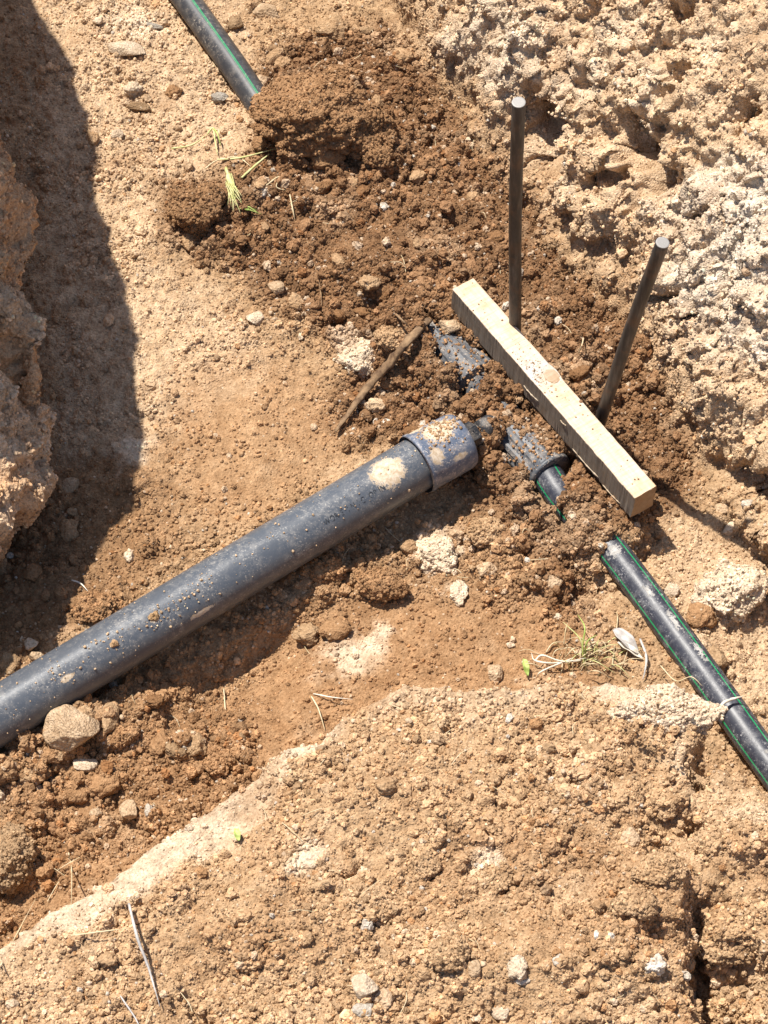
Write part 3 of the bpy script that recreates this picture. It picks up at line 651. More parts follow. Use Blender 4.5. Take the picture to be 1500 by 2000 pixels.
for k in range(420):
    s = random.choice([random.uniform(.012, .018), random.uniform(.018, .032)]); p = pos[k]; uu, vv = proj(p)
    if not (10 < uu < 1490 and 10 < vv < 1990) or made >= 150: continue
    ds = sorted([(math.hypot(uu-a, vv-b), a, b, nm) for a, b, nm in LM])[0]
    if ds[0] < 22: continue
    dk, cn = random.choice([(BROWN, 'brown'), (MID, 'light brown'), (DARK*1.3, 'dark brown')]) if loose[min(np.searchsorted(gy, p[1]), len(gy)-1), min(np.searchsorted(gx, p[0]), len(gx)-1)] > .4 else random.choice([(MID, 'light brown'), (TAN, 'tan'), (PALE*.95, 'pale')])
    lab = ('small ' if s < .018 else 'lumpy ')+cn+' clod '+('close ' if ds[0] < 75 else 'farther ')+DIRN[int(round(math.degrees(math.atan2(vv-ds[2], uu-ds[1]))/45)) % 8]+' '+ds[3]
    if lab in used or len(lab.split()) > 16: continue
    used.add(lab); made += 1
    o = bpy.data.objects.new('clod', proto_col(k % 10, dk)); COL.objects.link(o)
    o.scale = (s, s*random.uniform(.8, 1.1), s*random.uniform(.7, 1)); o.rotation_euler = (random.uniform(-.4, .4), random.uniform(-.4, .4), random.uniform(0, 6.28))
    o.location = (p[0], p[1], p[2]+s*.12); tag(o, lab, 'clod', 'loose clods scattered over the soil')
# ------------------------------------------------------------------ grey pipe
def plastic(name, colr, rough=.35, dust=.5, dustcol=(.45, .36, .26), sscale=1.0, stripes=None, streak=0, mud=(), mudcol=((.40, .29, .18), (.60, .50, .38)), mn=1.5):
    m, n, b = newmat(name)
    tc = N(n, 'ShaderNodeTexCoord'); pos = tc.outputs['Object']
    a = noise_node(n, 420*sscale, 3, .6, pos); a2 = noise_node(n, 28*sscale, 5, .6, pos); a3 = noise_node(n, 120*sscale, 4, .7, pos)
    sp = ramp(n, a.outputs[0], [(.585, (0, 0, 0)), (.66, (1, 1, 1))])
    big_ = ramp(n, a2.outputs[0], [(.38, (.1, .1, .1)), (.68, (1, 1, 1))])
    film = ramp(n, a3.outputs[0], [(.45, (0, 0, 0)), (.8, (1, 1, 1))])
    f = mathn(n, 'MULTIPLY', mathn(n, 'ADD', mathn(n, 'MULTIPLY', sp.outputs[0], .75), mathn(n, 'MULTIPLY', film.outputs[0], .55)), mathn(n, 'MULTIPLY', big_.outputs[0], dust))
    base = colr
    if stripes:
        uv = N(n, 'ShaderNodeUVMap'); sx = N(n, 'ShaderNodeSeparateXYZ'); n.links.new(uv.outputs[0], sx.inputs[0])
        msk = None
        for (pos_, w_) in stripes:
            d = mathn(n, 'ABSOLUTE', mathn(n, 'SUBTRACT', sx.outputs[0], pos_)); e = mathn(n, 'LESS_THAN', d, w_)
            msk = e if msk is None else mathn(n, 'MAXIMUM', msk, e)
        base = mix(n, msk, colr, (.0, .27, .09))
    # long scuffs along the pipe
    uvs = N(n, 'ShaderNodeUVMap'); mpu = N(n, 'ShaderNodeMapping'); mpu.inputs['Scale'].default_value = (60, 14, 1); mpu.inputs['Rotation'].default_value = (0, 0, .5); n.links.new(uvs.outputs[0], mpu.inputs[0])
    sc1 = noise_node(n, 3.0, 5, .75, mpu.outputs[0]); scr = ramp(n, sc1.outputs[0], [(.61, (0, 0, 0)), (.66, (.5, .5, .5)), (.70, (0, 0, 0))])
    f = mathn(n, 'MINIMUM', mathn(n, 'ADD', f, mathn(n, 'MULTIPLY', scr.outputs[0], .45*min(dust, 1))), 1.0)
    c = mix(n, f, base, dustcol)
    if mud:
        sx2 = N(n, 'ShaderNodeSeparateXYZ'); n.links.new(uvs.outputs[0], sx2.inputs[0]); mm = None; wn = noise_node(n, 170, 5, .7, pos); w2 = noise_node(n, 700, 3, .6, pos)
        for (mu, ms, ru, rs_) in mud:
            a_ = mathn(n, 'DIVIDE', mathn(n, 'SUBTRACT', sx2.outputs[0], mu), ru); b2_ = mathn(n, 'DIVIDE', mathn(n, 'SUBTRACT', sx2.outputs[1], ms), rs_)
            d_ = mathn(n, 'SQRT', mathn(n, 'ADD', mathn(n, 'MULTIPLY', a_, a_), mathn(n, 'MULTIPLY', b2_, b2_)))
            d_ = mathn(n, 'ADD', mathn(n, 'ADD', d_, mathn(n, 'MULTIPLY', mathn(n, 'SUBTRACT', wn.outputs[0], .5), mn)), mathn(n, 'MULTIPLY', mathn(n, 'SUBTRACT', w2.outputs[0], .5), .8))
            rm = ramp(n, d_, [(.80, (1, 1, 1)), (1.0, (0, 0, 0))]).outputs[0]; mm = rm if mm is None else mathn(n, 'MAXIMUM', mm, rm)
        mc = ramp(n, wn.outputs[0], [(.38, mudcol[0]), (.6, mudcol[1])]).outputs[0]
        c = mix(n, mm, c, mc); f = mathn(n, 'MAXIMUM', f, mathn(n, 'MULTIPLY', mm, .95))
    n.links.new(c, b.inputs['Base Color'])
    rr = mathn(n, 'ADD', mathn(n, 'MULTIPLY', f, .5), rough); n.links.new(rr, b.inputs['Roughness'])
    bp = N(n, 'ShaderNodeBump'); bp.inputs['Strength'].default_value = .25; bp.inputs['Distance'].default_value = .001
    n.links.new(mathn(n, 'ADD', f, mathn(n, 'MULTIPLY', a2.outputs[0], .6)), bp.inputs['Height']); n.links.new(bp.outputs[0], b.inputs['Normal'])
    return m
M_hdpe = plastic('black_polyethylene', (.026, .028, .040), .42, 1.1, (.42, .41, .40), .9, stripes=[(.43, .008), (.695, .009), (.18, .008), (.95, .008)], mud=[(.55, .195, .07, .009), (.52, .275, .03, .010), (.49, .33, .035, .016), (.46, .385, .035, .016), (.50, .565, .035, .012), (.47, .60, .03, .008)], mudcol=((.24, .23, .21), (.50, .47, .43)), mn=5.5)
M_hdpe_up = plastic('black_polyethylene_upper', (.03, .032, .038), .42, 1.1, (.36, .31, .25), .8, stripes=[(.497, .0055), (.513, .003), (.83, .008), (.25, .008), (.05, .008)])
M_fit = plastic('grey_fitting', (.075, .08, .09), .5, 2.2, (.38, .32, .26), .6)
M_blackfit = plastic('black_fitting', (.014, .015, .018), .5, 1.5, (.4, .33, .26), .7)
RP = .0375
A_ = W(0, 1396, .075+RP*0); B_ = W(800, 915, .078)
A_ = W(0, 1396, .055); dirp = B_-A_; lp = np.linalg.norm(dirp); dirp /= lp
S_ = A_-dirp*.6; E_ = W(842, 890, .079)
gp = empty('grey_pipe', (S_+E_)/2*np.array([1, 1, 0]))
tag(gp, 'thick grey plastic pipe with blue grey coupling lying across the trench floor', 'pipe')
og = np.array(gp.location)
Cs = [S_+(E_-S_)*t for t in np.linspace(0, 1, 60)]
SO = .6
def pipe_s(u, v): p = W(u, v, .11); return float(np.dot(p-A_, dirp))
M_grey = plastic('grey_pvc', (.074, .083, .098), .31, 1.0, (.42, .38, .33), mud=[(.53, SO+pipe_s(752, 917), .105, .027), (.565, SO+pipe_s(312, 1212), .03, .008), (.60, SO+pipe_s(150, 1340), .02, .010), (.68, SO+pipe_s(420, 1210), .018, .02)])
V, Fc, uv = tube(Cs, RP, 64, True, og); mesh_from('pipe_body', V, Fc, M_grey, gp, uv=uv)
# coupling: rim, barrel with facets, shoulder
c0 = W(812, 908, .079); c1 = W(905, 858, .079); cdv = c1-c0; Lc = np.linalg.norm(cdv); cdv /= Lc
M_coll = plastic('blue_grey_pvc', (.095, .118, .165), .42, 2.2, (.46, .41, .37), .8, mud=[(.47, .042, .085, .026), (.60, .018, .05, .011), (.36, .02, .04, .015), (.66, .05, .02, .012)])
prof = [(0, .0385), (0, .0425), (.003, .0436), (.008, .0438), (.010, .0424), (.030, .0423), (.045, .0422), (.060, .0420), (Lc*.90, .0415), (Lc*.97, .0395), (Lc*1.0, .034), (Lc*1.01, .016)]
V, Fc, uv = tube([c0+cdv*s for s, r in prof], [r for s, r in prof], 64, True, og); mesh_from('coupling', V, Fc, M_coll, gp, uv=uv)
hx = [c1+cdv*s for s in (-.002, .0, .020, .022)]
V, Fc, uv = tube(hx, [.012, .0185, .0185, .014], 6, True, og); mesh_from('hex_plug', V, Fc, M_blackfit, gp, smooth=False, uv=uv)
# dried mud patch on the crown of the pipe (thin crust with its own thickness)
perp = np.cross(dirp, [0, 0, 1]); perp /= np.linalg.norm(perp); upv = np.cross(perp, dirp)
def on_pipe(c, s, a, r): return c+dirp*s+r*(math.sin(a)*perp+math.cos(a)*upv)
def crust_patch(name, cen, rs, ra, R, mat, colr, seed, parent, th=.0022):
    V = []; Fc = []; at = []; rr = np.random.default_rng(seed); NR, NA = 14, 48; ph = rr.uniform(0, 6.28, 6)
    for i in range(NR+1):
        t = i/NR
        for k in range(NA):
            a = 2*math.pi*k/NA; e = 1+.10*math.sin(3*a+ph[0])+.07*math.sin(5*a+ph[1])+.05*math.sin(9*a+ph[2])+.06*rr.standard_normal()*(t > .8)
            s = rs*t*e*math.cos(a); an = cen[1]+ra*t*e*math.sin(a)
            hgt = th*(1-t**6)*(.6+.4*rr.random())-.0006*(t > .97)
            V.append(on_pipe(A_, cen[0]+s, an, R+hgt)-og); at.append(np.array(colr)*(1+.12*rr.standard_normal()))
    for i in range(NR):
        for k in range(NA): Fc.append((i*NA+k, i*NA+(k+1) % NA, (i+1)*NA+(k+1) % NA, (i+1)*NA+k))
    return mesh_from(name, V, Fc, mat, parent, attrs={'soil': at})
def pipe_s(u, v): p = W(u, v, .11); return float(np.dot(p-A_, dirp))
crust_patch('mud_patch', (pipe_s(312, 1212), .35), .008, .16, RP, M_rock, (.42, .27, .14), 7, gp, .004)
crust_patch('mud_patch', (pipe_s(235, 1265), .45), .006, .13, RP, M_rock, (.45, .28, .15), 9, gp, .004)
# printed marking
fc = bpy.data.curves.new('marking', 'FONT'); fc.body = 'WOR E  I N I C  OP IN'; fc.size = .0115; fc.space_character = 1.15
to = bpy.data.objects.new('tmp', fc); COL.objects.link(to); bpy.context.view_layer.update()
tm = bpy.data.meshes.new_from_object(to.evaluated_get(bpy.context.evaluated_depsgraph_get())); bpy.data.objects.remove(to)
import bmesh as _bm
bm = _bm.new(); bm.from_mesh(tm); _bm.ops.subdivide_edges(bm, edges=bm.edges[:], cuts=1); _bm.ops.triangulate(bm, faces=bm.faces[:]); bm.to_mesh(tm); bm.free()
m_ink, n_, b_ = newmat('worn_ink'); b_.inputs['Roughness'].default_value = .6
tcn = N(n_, 'ShaderNodeTexCoord'); nz = noise_node(n_, 300, 3, .6, tcn.outputs['Object'])
rk = ramp(n_, nz.outputs[0], [(.50, (.012, .013, .016)), (.60, (.10, .115, .135))]); n_.links.new(rk.outputs[0], b_.inputs['Base Color'])
xs = [v.co.x for v in tm.vertices]; s0 = pipe_s(640, 1025); s1 = pipe_s(752, 950); kx = (s1-s0)/max(xs)
for v_ in tm.vertices:
    p = on_pipe(A_, s0+v_.co.x*kx, .62-(v_.co.y-.004)/RP, RP+.0003)-og; v_.co = Vector([float(c) for c in p])
tm.name = 'printed_marking'; tm.materials.clear(); tm.materials.append(m_ink); mk = bpy.data.objects.new('printed_marking', tm); COL.objects.link(mk); mk.parent = gp
# crumbs resting on the pipe
n = 330; s = rng.uniform(-.1, lp+.05, n); a = rng.normal(.0, .7, n); clus = rng.random(n) < .4
s = np.where(clus, rng.choice([pipe_s(312, 1212), pipe_s(235, 1265), pipe_s(130, 1330), pipe_s(420, 1190), pipe_s(345, 1180)], n)+rng.normal(0, .014, n), s); a = np.where(clus, .4+rng.normal(0, .25, n), a)
a = np.clip(a, -1.25, 1.25)
pp = np.array([on_pipe(A_, s[k], a[k], RP) for k in range(n)])-og; nn_ = np.array([math.sin(a[k])*perp+math.cos(a[k])*upv for k in range(n)])
nc = 260; sc_ = rng.normal(.045, .014, nc); ac_ = rng.normal(-.15, .28, nc)
pc_ = np.array([c0+cdv*sc_[k]+.042*(math.sin(ac_[k])*perp+math.cos(ac_[k])*upv) for k in range(nc)])-og; nc_ = np.array([math.sin(ac_[k])*perp+math.cos(ac_[k])*upv for k in range(nc)])
crumbs('coupling_crumbs', pc_, nc_, np.clip(MID*(1.1+.25*rng.standard_normal((nc, 1)))+0*pc_, .1, .7), .0006+.0018*rng.random(nc)**2, G_small, None, gp, .25)
crumbs('soil_crumbs', pp, nn_, np.clip(TAN*(1+.25*rng.standard_normal((n, 1)))+0*pp, .1, .7), .0004+.0008*rng.random(n)+.0016*rng.random(n)**8, G_small, None, gp, .2)
# ------------------------------------------------------------------ black pipes with green lines
def black_pipe(pts, R, mat, label, nm='irrigation_pipe'):
    C = catmull(pts, 60); o = empty(nm, C.mean(0)*np.array([1, 1, 0])); tag(o, label, 'pipe')
    og = np.array(o.location); V, Fc, uv = tube(C, R, 48, True, og); mesh_from('pipe_body', V, Fc, mat, o, uv=uv); return o, C
RH = .0218
up, Cu = black_pipe([W(60, -420, .05), W(200, -230, .04), W(370, 8, .03), W(455, 127, .026), W(530, 238, .018), W(600, 330, .0)], RH, M_hdpe_up, 'dusty black plastic pipe with one green line, entering at the top left')
lo_, Cl = black_pipe([W(1050, 895, .034), W(1085, 953, .036), W(1130, 1010, .028), W(1195, 1075, .03), W(1340, 1268, .03), W(1480, 1462, .028), W(1650, 1700, .02), W(1800, 1950, .01)], RH, M_hdpe, 'black plastic pipe with two green lines, running out at the lower right')
# ------------------------------------------------------------------ compression tee, mostly buried
T0 = W(836, 640, .036); T1 = W(880, 690, .036); T2_ = W(936, 752, .036); T3 = W(985, 822, .034); T4 = W(1030, 878, .034); T5 = W(1072, 924, .034)
ft = empty('pipe_fitting', np.array([T3[0], T3[1], 0])); tag(ft, 'dusty grey plastic tee fitting half buried in soil between the pipes', 'pipe fitting')
of = np.array(ft.location)
def ribbed(path, rad, name, mat, ribs=12, seg=72, rh=.0018):
    V, Fc, uv = tube(path, rad, seg, True, of); V = np.array(V); Cc = np.array(path)-of
    m = seg+1
    for i in range(len(path)):
        for k in range(m):
            if math.cos(2*math.pi*k/seg*ribs) > .3 and 0 < i < len(path)-1:
                d = V[i*m+k]-Cc[i]; V[i*m+k] += d/np.linalg.norm(d)*rh
    return mesh_from(name, V, Fc, mat, ft, smooth=False, uv=uv)
ax = T2_-T0; la = np.linalg.norm(ax); ax /= la
ribbed([T0+ax*la*t for t in (0, .02, .3, .36, .5, .8, .97, 1)], [.018, .022, .024, .031, .034, .037, .039, .030], 'upper_nut', M_fit, 10)
V, Fc, uv = tube([T2_-ax*.002, T3, T4], [.028, .030, .028], 40, True, of); mesh_from('tee_body', V, Fc, M_fit, ft, uv=uv)
ax2 = T5-T4; l2 = np.linalg.norm(ax2); ax2 /= l2
ribbed([T4-ax2*.03, T4-ax2*.028, T4-ax2*.01, T4+ax2*l2*.4, T4+ax2*l2*.75, T5], [.028, .034, .034, .033, .0335, .0315], 'lower_nut', M_fit, 12)
V, Fc, uv = tube([T5-ax2*.004, T5-ax2*.003, T5+ax2*.003, T5+ax2*.004], [.024, .0345, .0345, .023], 48, True, of); mesh_from('collar_ring', V, Fc, M_fit, ft, uv=uv)
br = c1+cdv*.03
V, Fc, uv = tube([br, T3], [.014, .022], 24, True, of); mesh_from('branch', V, Fc, M_blackfit, ft, uv=uv)
nf = 900; path_ = np.array([T0, T1, T2_, T3, T4, T5]); kf = rng.random(nf)*4.999; i0 = kf.astype(int); tf_ = (kf-i0)[:, None]
cf = path_[i0]*(1-tf_)+path_[i0+1]*tf_; af = rng.normal(0, .75, nf); sidef = np.cross(T5-T0, [0, 0, 1.]); sidef /= np.linalg.norm(sidef)
nf_ = np.sin(af)[:, None]*sidef+np.cos(af)[:, None]*np.array([0, 0, 1.]); rf = np.interp(kf, [0, 1, 2, 3, 4, 5], [.024, .035, .040, .030, .0345, .034])[:, None]
crumbs('fitting_crumbs', cf+nf_*rf-of, nf_, np.clip(BROWN*(1.2+.25*rng.standard_normal((nf, 1)))+0*cf, .06, .6), .0005+.0024*rng.random(nf)**3, G_small, None, ft, .2)
# ------------------------------------------------------------------ steel rods
m_st, n, b = newmat('dark_steel'); tcn = N(n, 'ShaderNodeTexCoord'); mp = N(n, 'ShaderNodeMapping'); mp.inputs['Scale'].default_value = (1, 1, .12); n.links.new(tcn.outputs['Object'], mp.inputs[0])
nz = noise_node(n, 130, 5, .65, mp.outputs[0]); nz2 = noise_node(n, 40, 4, .6, tcn.outputs['Object'])
rk = ramp(n, nz.outputs[0], [(.32, (.025, .022, .020)), (.52, (.06, .05, .043)), (.72, (.14, .12, .10))])
rs = ramp(n, nz2.outputs[0], [(.5, (0, 0, 0)), (.7, (.5, .5, .5))])
n.links.new(mix(n, rs.outputs[0], rk.outputs[0], (.16, .085, .045)), b.inputs['Base Color']); b.inputs['Metallic'].default_value = .35; b.inputs['Roughness'].default_value = .52
bp = N(n, 'ShaderNodeBump'); bp.inputs['Strength'].default_value = .3; bp.inputs['Distance'].default_value = .0008; n.links.new(nz.outputs[0], bp.inputs['Height']); n.links.new(bp.outputs[0], b.inputs['Normal'])
m_cut, n, b = newmat('cut_steel'); nz = noise_node(n, 300, 3); rk = ramp(n, nz.outputs[0], [(.35, (.20, .18, .16)), (.65, (.40, .38, .35))]); n.links.new(rk.outputs[0], b.inputs['Base Color']); b.inputs['Metallic'].default_value = .3; b.inputs['Roughness'].default_value = .6
def rod(ub_, vb_, zb, ut, vt, zt, label):
    b0 = W(ub_, vb_, zb); t0 = W(ut, vt, zt); d = (t0-b0)/np.linalg.norm(t0-b0)
    o = empty('steel_rod', b0); tag(o, label, 'rod', 'steel rods driven in behind the board')
    C = [b0-d*.14+(t0-b0+d*.14)*t for t in np.linspace(0, 1, 14)]
    C = [c+np.array([.0015*math.sin(i*.5), 0, 0]) for i, c in enumerate(C)]
    C[-1] = t0-d*.0022
    C2 = C+[t0]; rr = [.0088]*(len(C2)-1)+[.0076]
    V, Fc, uv = tube(C2, rr, 28, True, b0, wob=.006, seed=4); mesh_from('shaft', V, Fc, m_st, o)
    V, Fc, uv = tube([t0-d*.0006, t0+d*.0007, t0+d*.0009], [.0088, .0086, .0072], 28, True, b0, wob=.012, seed=5); mesh_from('cut_end', V, Fc, m_cut, o, smooth=False)
    return o
rod(1003, 690, .045, 1013, 200, .60, 'taller upright dark steel rod standing behind the middle of the board')
rod(1160, 850, .045, 1294, 474, .50, 'shorter steel rod leaning to the right behind the lower part of the board')
# ------------------------------------------------------------------ wooden board
m_w, n, b = newmat('weathered_wood'); tcn = N(n, 'ShaderNodeTexCoord')
ge = N(n, 'ShaderNodeNewGeometry'); at = N(n, 'ShaderNodeAttribute', attribute_type='GEOMETRY', attribute_name='soil')
mp = N(n, 'ShaderNodeMapping'); mp.inputs['Scale'].default_value = (1, .06, 1); n.links.new(tcn.outputs['Object'], mp.inputs[0])
nz = noise_node(n, 260, 4, .6, mp.outputs[0])               # grain along the board
mp2 = N(n, 'ShaderNodeMapping'); mp2.inputs['Scale'].default_value = (.10, 1, .10); mp2.inputs['Rotation'].default_value = (0, 0, .25); n.links.new(tcn.outputs['Object'], mp2.inputs[0])
nz2 = noise_node(n, 330, 4, .65, mp2.outputs[0])            # saw marks across it
nz3 = noise_node(n, 26, 4, .6, tcn.outputs['Object'])
c = mix(n, 1., at.outputs['Vector'], ramp(n, nz2.outputs[0], [(.33, (.84, .79, .73)), (.5, (1, 1, 1)), (.65, (1.06, 1.06, 1.06))]).outputs[0], 'MULTIPLY')
c = mix(n, 1., c, ramp(n, nz3.outputs[0], [(.30, (.93, .80, .64)), (.5, (1, 1, 1)), (.7, (.94, .90, .87))]).outputs[0], 'MULTIPLY')
c = mix(n, .6, c, mix(n, 1., c, ramp(n, nz.outputs[0], [(.35, (.85, .8, .72)), (.6, (1.05, 1.05, 1.05))]).outputs[0], 'MULTIPLY'))
n.links.new(c, b.inputs['Base Color']); b.inputs['Roughness'].default_value = .8
bp = N(n, 'ShaderNodeBump'); bp.inputs['Strength'].default_value = .5; bp.inputs['Distance'].default_value = .0012; n.links.new(nz2.outputs[0], bp.inputs['Height']); n.links.new(bp.outputs[0], b.inputs['Normal'])
ZT = .115
q0 = W(905, 554, ZT+.012); q1 = W(1261, 961, ZT)               # centre line of the top face
axb = (q1-q0); Lb = np.linalg.norm(axb); axb /= Lb
side = np.cross(axb, [0, 0, 1]); side /= np.linalg.norm(side); upb = np.cross(side, axb)
Wb, Hb = .037, .047
bo = empty('wooden_board', (q0+q1)/2-upb*Hb); tag(bo, 'pale sawn wooden batten lying aslant in front of the two steel rods', 'board')
bo.rotation_euler = Matrix([list(map(float, side)), list(map(float, axb)), list(map(float, upb))]).transposed().to_euler()
V = []; Fc = []; at_ = []; NL = 170; rr = np.random.default_rng(11)
# cross-section points (x, z), ccw; finely stepped so edges can be splintered
secx = [(-.5, 0), (-.5, .25), (-.5, .5), (-.5, .75), (-.5, .955), (-.49, .99), (-.46, 1), (-.25, 1), (0, 1), (.25, 1), (.46, 1), (.49, .99), (.5, .955), (.5, .5), (.5, 0), (0, 0)]
ms = len(secx); edge = np.convolve(rr.standard_normal(NL+9), np.ones(5)/5, 'same')
for i in range(NL+1):
    t = i/NL; y = (t-.5)*Lb
    for k, (a, z) in enumerate(secx):
        e = .0006*edge[i]
        px_, pz_ = a*Wb, z*Hb
        if k in (10, 11, 12): px_ += .9*e-.0009*(rr.random()-.3)*(rr.random() > .7); pz_ -= abs(e)*.6
        if k in (14,): px_ += .0016*abs(edge[(i*3) % NL])
        if k in (4, 5, 6): px_ += .5*e
        if .42 < t < .50 and k in (3, 4, 5, 6): px_ -= .0025*math.sin(math.pi*(t-.42)/.08)
        ye = y+(.0008*rr.standard_normal() if i in (0, NL) else 0)
        V.append((px_, ye, pz_))
        cc = np.array([.62, .495, .375]) if k in (5, 6, 7, 8, 9, 10, 11) else (np.array([.175, .145, .115])*(1+.25*edge[(i*5+k) % NL]) if 11 < k < 15 else np.array([.34, .24, .14]))  # visible side darker: weathered grey brown with its shade put into the colour
        if k in (5, 6, 7, 8, 9, 10) and .34 < t < .54:
            g = math.exp(-((t-.43)/.05)**2)*(.7+.3*rr.random()); cc = cc*(1-min(1, g*1.25))+np.array([.47, .47, .46])*min(1, g*1.25)
        at_.append(cc)
for i in range(NL):
    for k in range(ms): Fc.append((i*ms+k, i*ms+(k+1) % ms, (i+1)*ms+(k+1) % ms, (i+1)*ms+k))
nb = len(V)
for k in range(ms): V.append(V[k]); at_.append(np.array([.36, .24, .14]))
for k in range(ms): V.append(V[NL*ms+k]); at_.append(np.array([.36, .24, .14]))
Fc.append(tuple(nb+k for k in range(ms))[::-1]); Fc.append(tuple(nb+ms+k for k in range(ms)))
mesh_from('timber', V, Fc, m_w, bo, smooth=False, attrs={'soil': at_})
# knot
V, Fc, uv = tube([(0, 0, 0), (0, 0, .0014), (0, 0, .0020), (0, 0, .0021)], [.0095, .0092, .0075, .004], 22, True, wob=.05, seed=3)
kn = mesh_from('knot', V, Fc, m_w, bo, smooth=False, attrs={'soil': [np.array([.42, .31, .21])]*len(V)}); kn.location = (-.009, -(.487-.5)*0-.012, Hb-.0008); kn.scale = (1.1, 1.35, 1)
bc_ = Lb*(.43-.5); nb_ = 260; xb = rng.normal(.004, .009, nb_); yb = np.where(rng.random(nb_) < .7, rng.normal(bc_, .022, nb_), rng.uniform(-Lb/2, Lb/2, nb_)); ok_ = (np.abs(xb) < Wb*.45)
crumbs('board_crumbs', np.stack([xb, yb, np.full(nb_, Hb)], -1)[ok_], np.tile([0, 0, 1.], (ok_.sum(), 1)), np.clip(MID*(1.1+.3*rng.standard_normal((ok_.sum(), 1)))+np.zeros((ok_.sum(), 3)), .06, .6), .0004+.0012*rng.random(ok_.sum())**3, G_small, None, bo, .3)
for (x_, t_, r_) in [(-.008, -.13, .0016), (.006, .02, .0012), (-.012, .05, .0014), (.0, .19, .0013), (-.017, .045, .0028)]:
    V, Fc, uv = tube([(0, 0, 0), (0, 0, .0006), (0, 0, .0009)], [r_, r_*.9, r_*.5], 9, True, wob=.1, seed=int(abs(t_)*99))
    s_ = mesh_from('dirt_fleck', V, Fc, m_w, bo, attrs={'soil': [np.array([.22, .12, .06])]*len(V)}); s_.location = (x_, t_, Hb)
# raised splinters along the lower edge
for (y_, ln_, z_) in [(.02, .035, .020), (-.11, .06, .006), (-.17, .04, .004), (-.055, .014, .036)]:
    y_ = -y_; pts = [(Wb/2+.0005, y_+ln_/2, z_), (Wb/2+.0022, y_+ln_*.2, z_+.001), (Wb/2+.0016, y_-ln_*.2, z_-.001), (Wb/2+.0005, y_-ln_/2, z_-.002)]
    V, Fc, uv = tube(catmull(pts, 12), [.0004]+[.0009+.0004*math.sin(i*2.1) for i in range(11)]+[.0003], 5, True, wob=.2, seed=int(ln_*1e3), flat=.5)
    mesh_from('splinter', V, Fc, m_w, bo, attrs={'soil': [np.array([.42, .34, .25])]*len(V)})
# ------------------------------------------------------------------ stick, roots, weeds
def leafmat(name, c1, c2, rough=.6, sss=0):
    m, n, b = newmat(name); tcn = N(n, 'ShaderNodeTexCoord'); nz = noise_node(n, 90, 4, .6, tcn.outputs['Object'])
    rk = ramp(n, nz.outputs[0], [(.35, c1), (.65, c2)]); n.links.new(rk.outputs[0], b.inputs['Base Color']); b.inputs['Roughness'].default_value = rough
    bp = N(n, 'ShaderNodeBump'); bp.inputs['Strength'].default_value = .6; bp.inputs['Distance'].default_value = .001; n.links.new(nz.outputs[0], bp.inputs['Height']); n.links.new(bp.outputs[0], b.inputs['Normal']); return m
m_bark = leafmat('dirty_stick', (.10, .055, .028), (.30, .19, .10), .9); m_straw = leafmat('straw_tan', (.52, .40, .22), (.66, .55, .36)); m_green = leafmat('fresh_grass', (.24, .34, .06), (.46, .50, .16))
m_grey = leafmat('grey_dry_stem', (.28, .26, .24), (.50, .46, .42)); m_white = leafmat('pale_root', (.55, .47, .36), (.72, .66, .55)); m_yg = leafmat('wilting_grass', (.42, .42, .14), (.62, .58, .30))
def strand(name, pxs, r, mat, label=None, cat=None, parent=None, lift=.006, group=None, seg=6, taper=(.8, .25), wob=.12, flat=1., origin=None):
    P = []
    for q in pxs:
        h = q[2] if len(q) > 2 else lift
        p = hit(q[0], q[1]); k = .0
        # raise along the line of sight keeps the drawn course
        d = CAM-p; p = p+d/d[2]*h; P.append(p)
    r = r*(1.3 if parent is not None else 1.1)
    C = catmull(P, max(8, 5*len(P))); o_ = origin if origin is not None else (C[0] if parent is None else np.array([0, 0, 0.]))
    n_ = len(C); t = np.linspace(0, 1, n_); R = r*(taper[0]+(1-taper[0])*np.sin(math.pi*t))*(1-(1-taper[1])*t**3)
    V, Fc, uv = tube(C, R, seg, True, o_, wob=wob, seed=int(abs(pxs[0][0]*3+pxs[0][1])), flat=flat)
    ob = mesh_from(name, V, Fc, mat, parent)
    if parent is None: ob.location = [float(c) for c in o_]; tag(ob, label, cat, group)
    return ob
strand('stick', [(838, 624, .022), (800, 662, .022), (762, 708, .02), (722, 752, .016), (690, 795, .012), (655, 843, .008)], .0070, m_bark, 'flat brown dirt covered stick pointing down left from the fitting', 'stick', taper=(.75, .35), wob=.18, seg=8, flat=.55)
strand('root', [(760, 602, .02), (782, 622, .018), (800, 640, .016)], .0018, m_bark, 'short forked root end at the top of the brown stick', 'root')
strand('root', [(1398, 1388, .05), (1415, 1372, .052), (1435, 1364, .05), (1452, 1360, .048)], .0020, m_white, 'pale root lying across the lower black pipe', 'root')
strand('straw', [(252, 1765, .02), (268, 1830, .022), (290, 1890, .02), (312, 1965, .015)], .0017, m_grey, 'long grey dry stem lying on the near bank', 'stem', seg=7)
strand('straw', [(235, 1945, .01), (262, 1985, .012), (275, 2010, .01)], .0010, m_grey, 'thin grey stem at the bottom left edge', 'stem')
strand('straw', [(118, 1830, .01), (180, 1822, .012), (260, 1812, .01)], .0009, m_straw, 'thin straw lying level on the lower left bank', 'stem')
strand('straw', [(2, 1885, .02), (30, 1830, .03), (70, 1755, .03)], .0009, m_straw, 'straw standing at the left end of the near bank', 'stem')
strand('straw', [(134, 1665, .012), (140, 1700, .014), (139, 1775, .006)], .0009, m_straw, 'upright pale straw on the lower trench floor', 'stem')
strand('straw', [(437, 1345, .006), (440, 1385, .008), (443, 1428, .003)], .0009, m_straw, 'short straw standing on the smooth trench floor', 'stem')
strand('root', [(608, 1360, .008), (622, 1385, .01), (635, 1428, .006)], .0011, m_straw, 'thin pale root at the pale edge of the near bank', 'root')
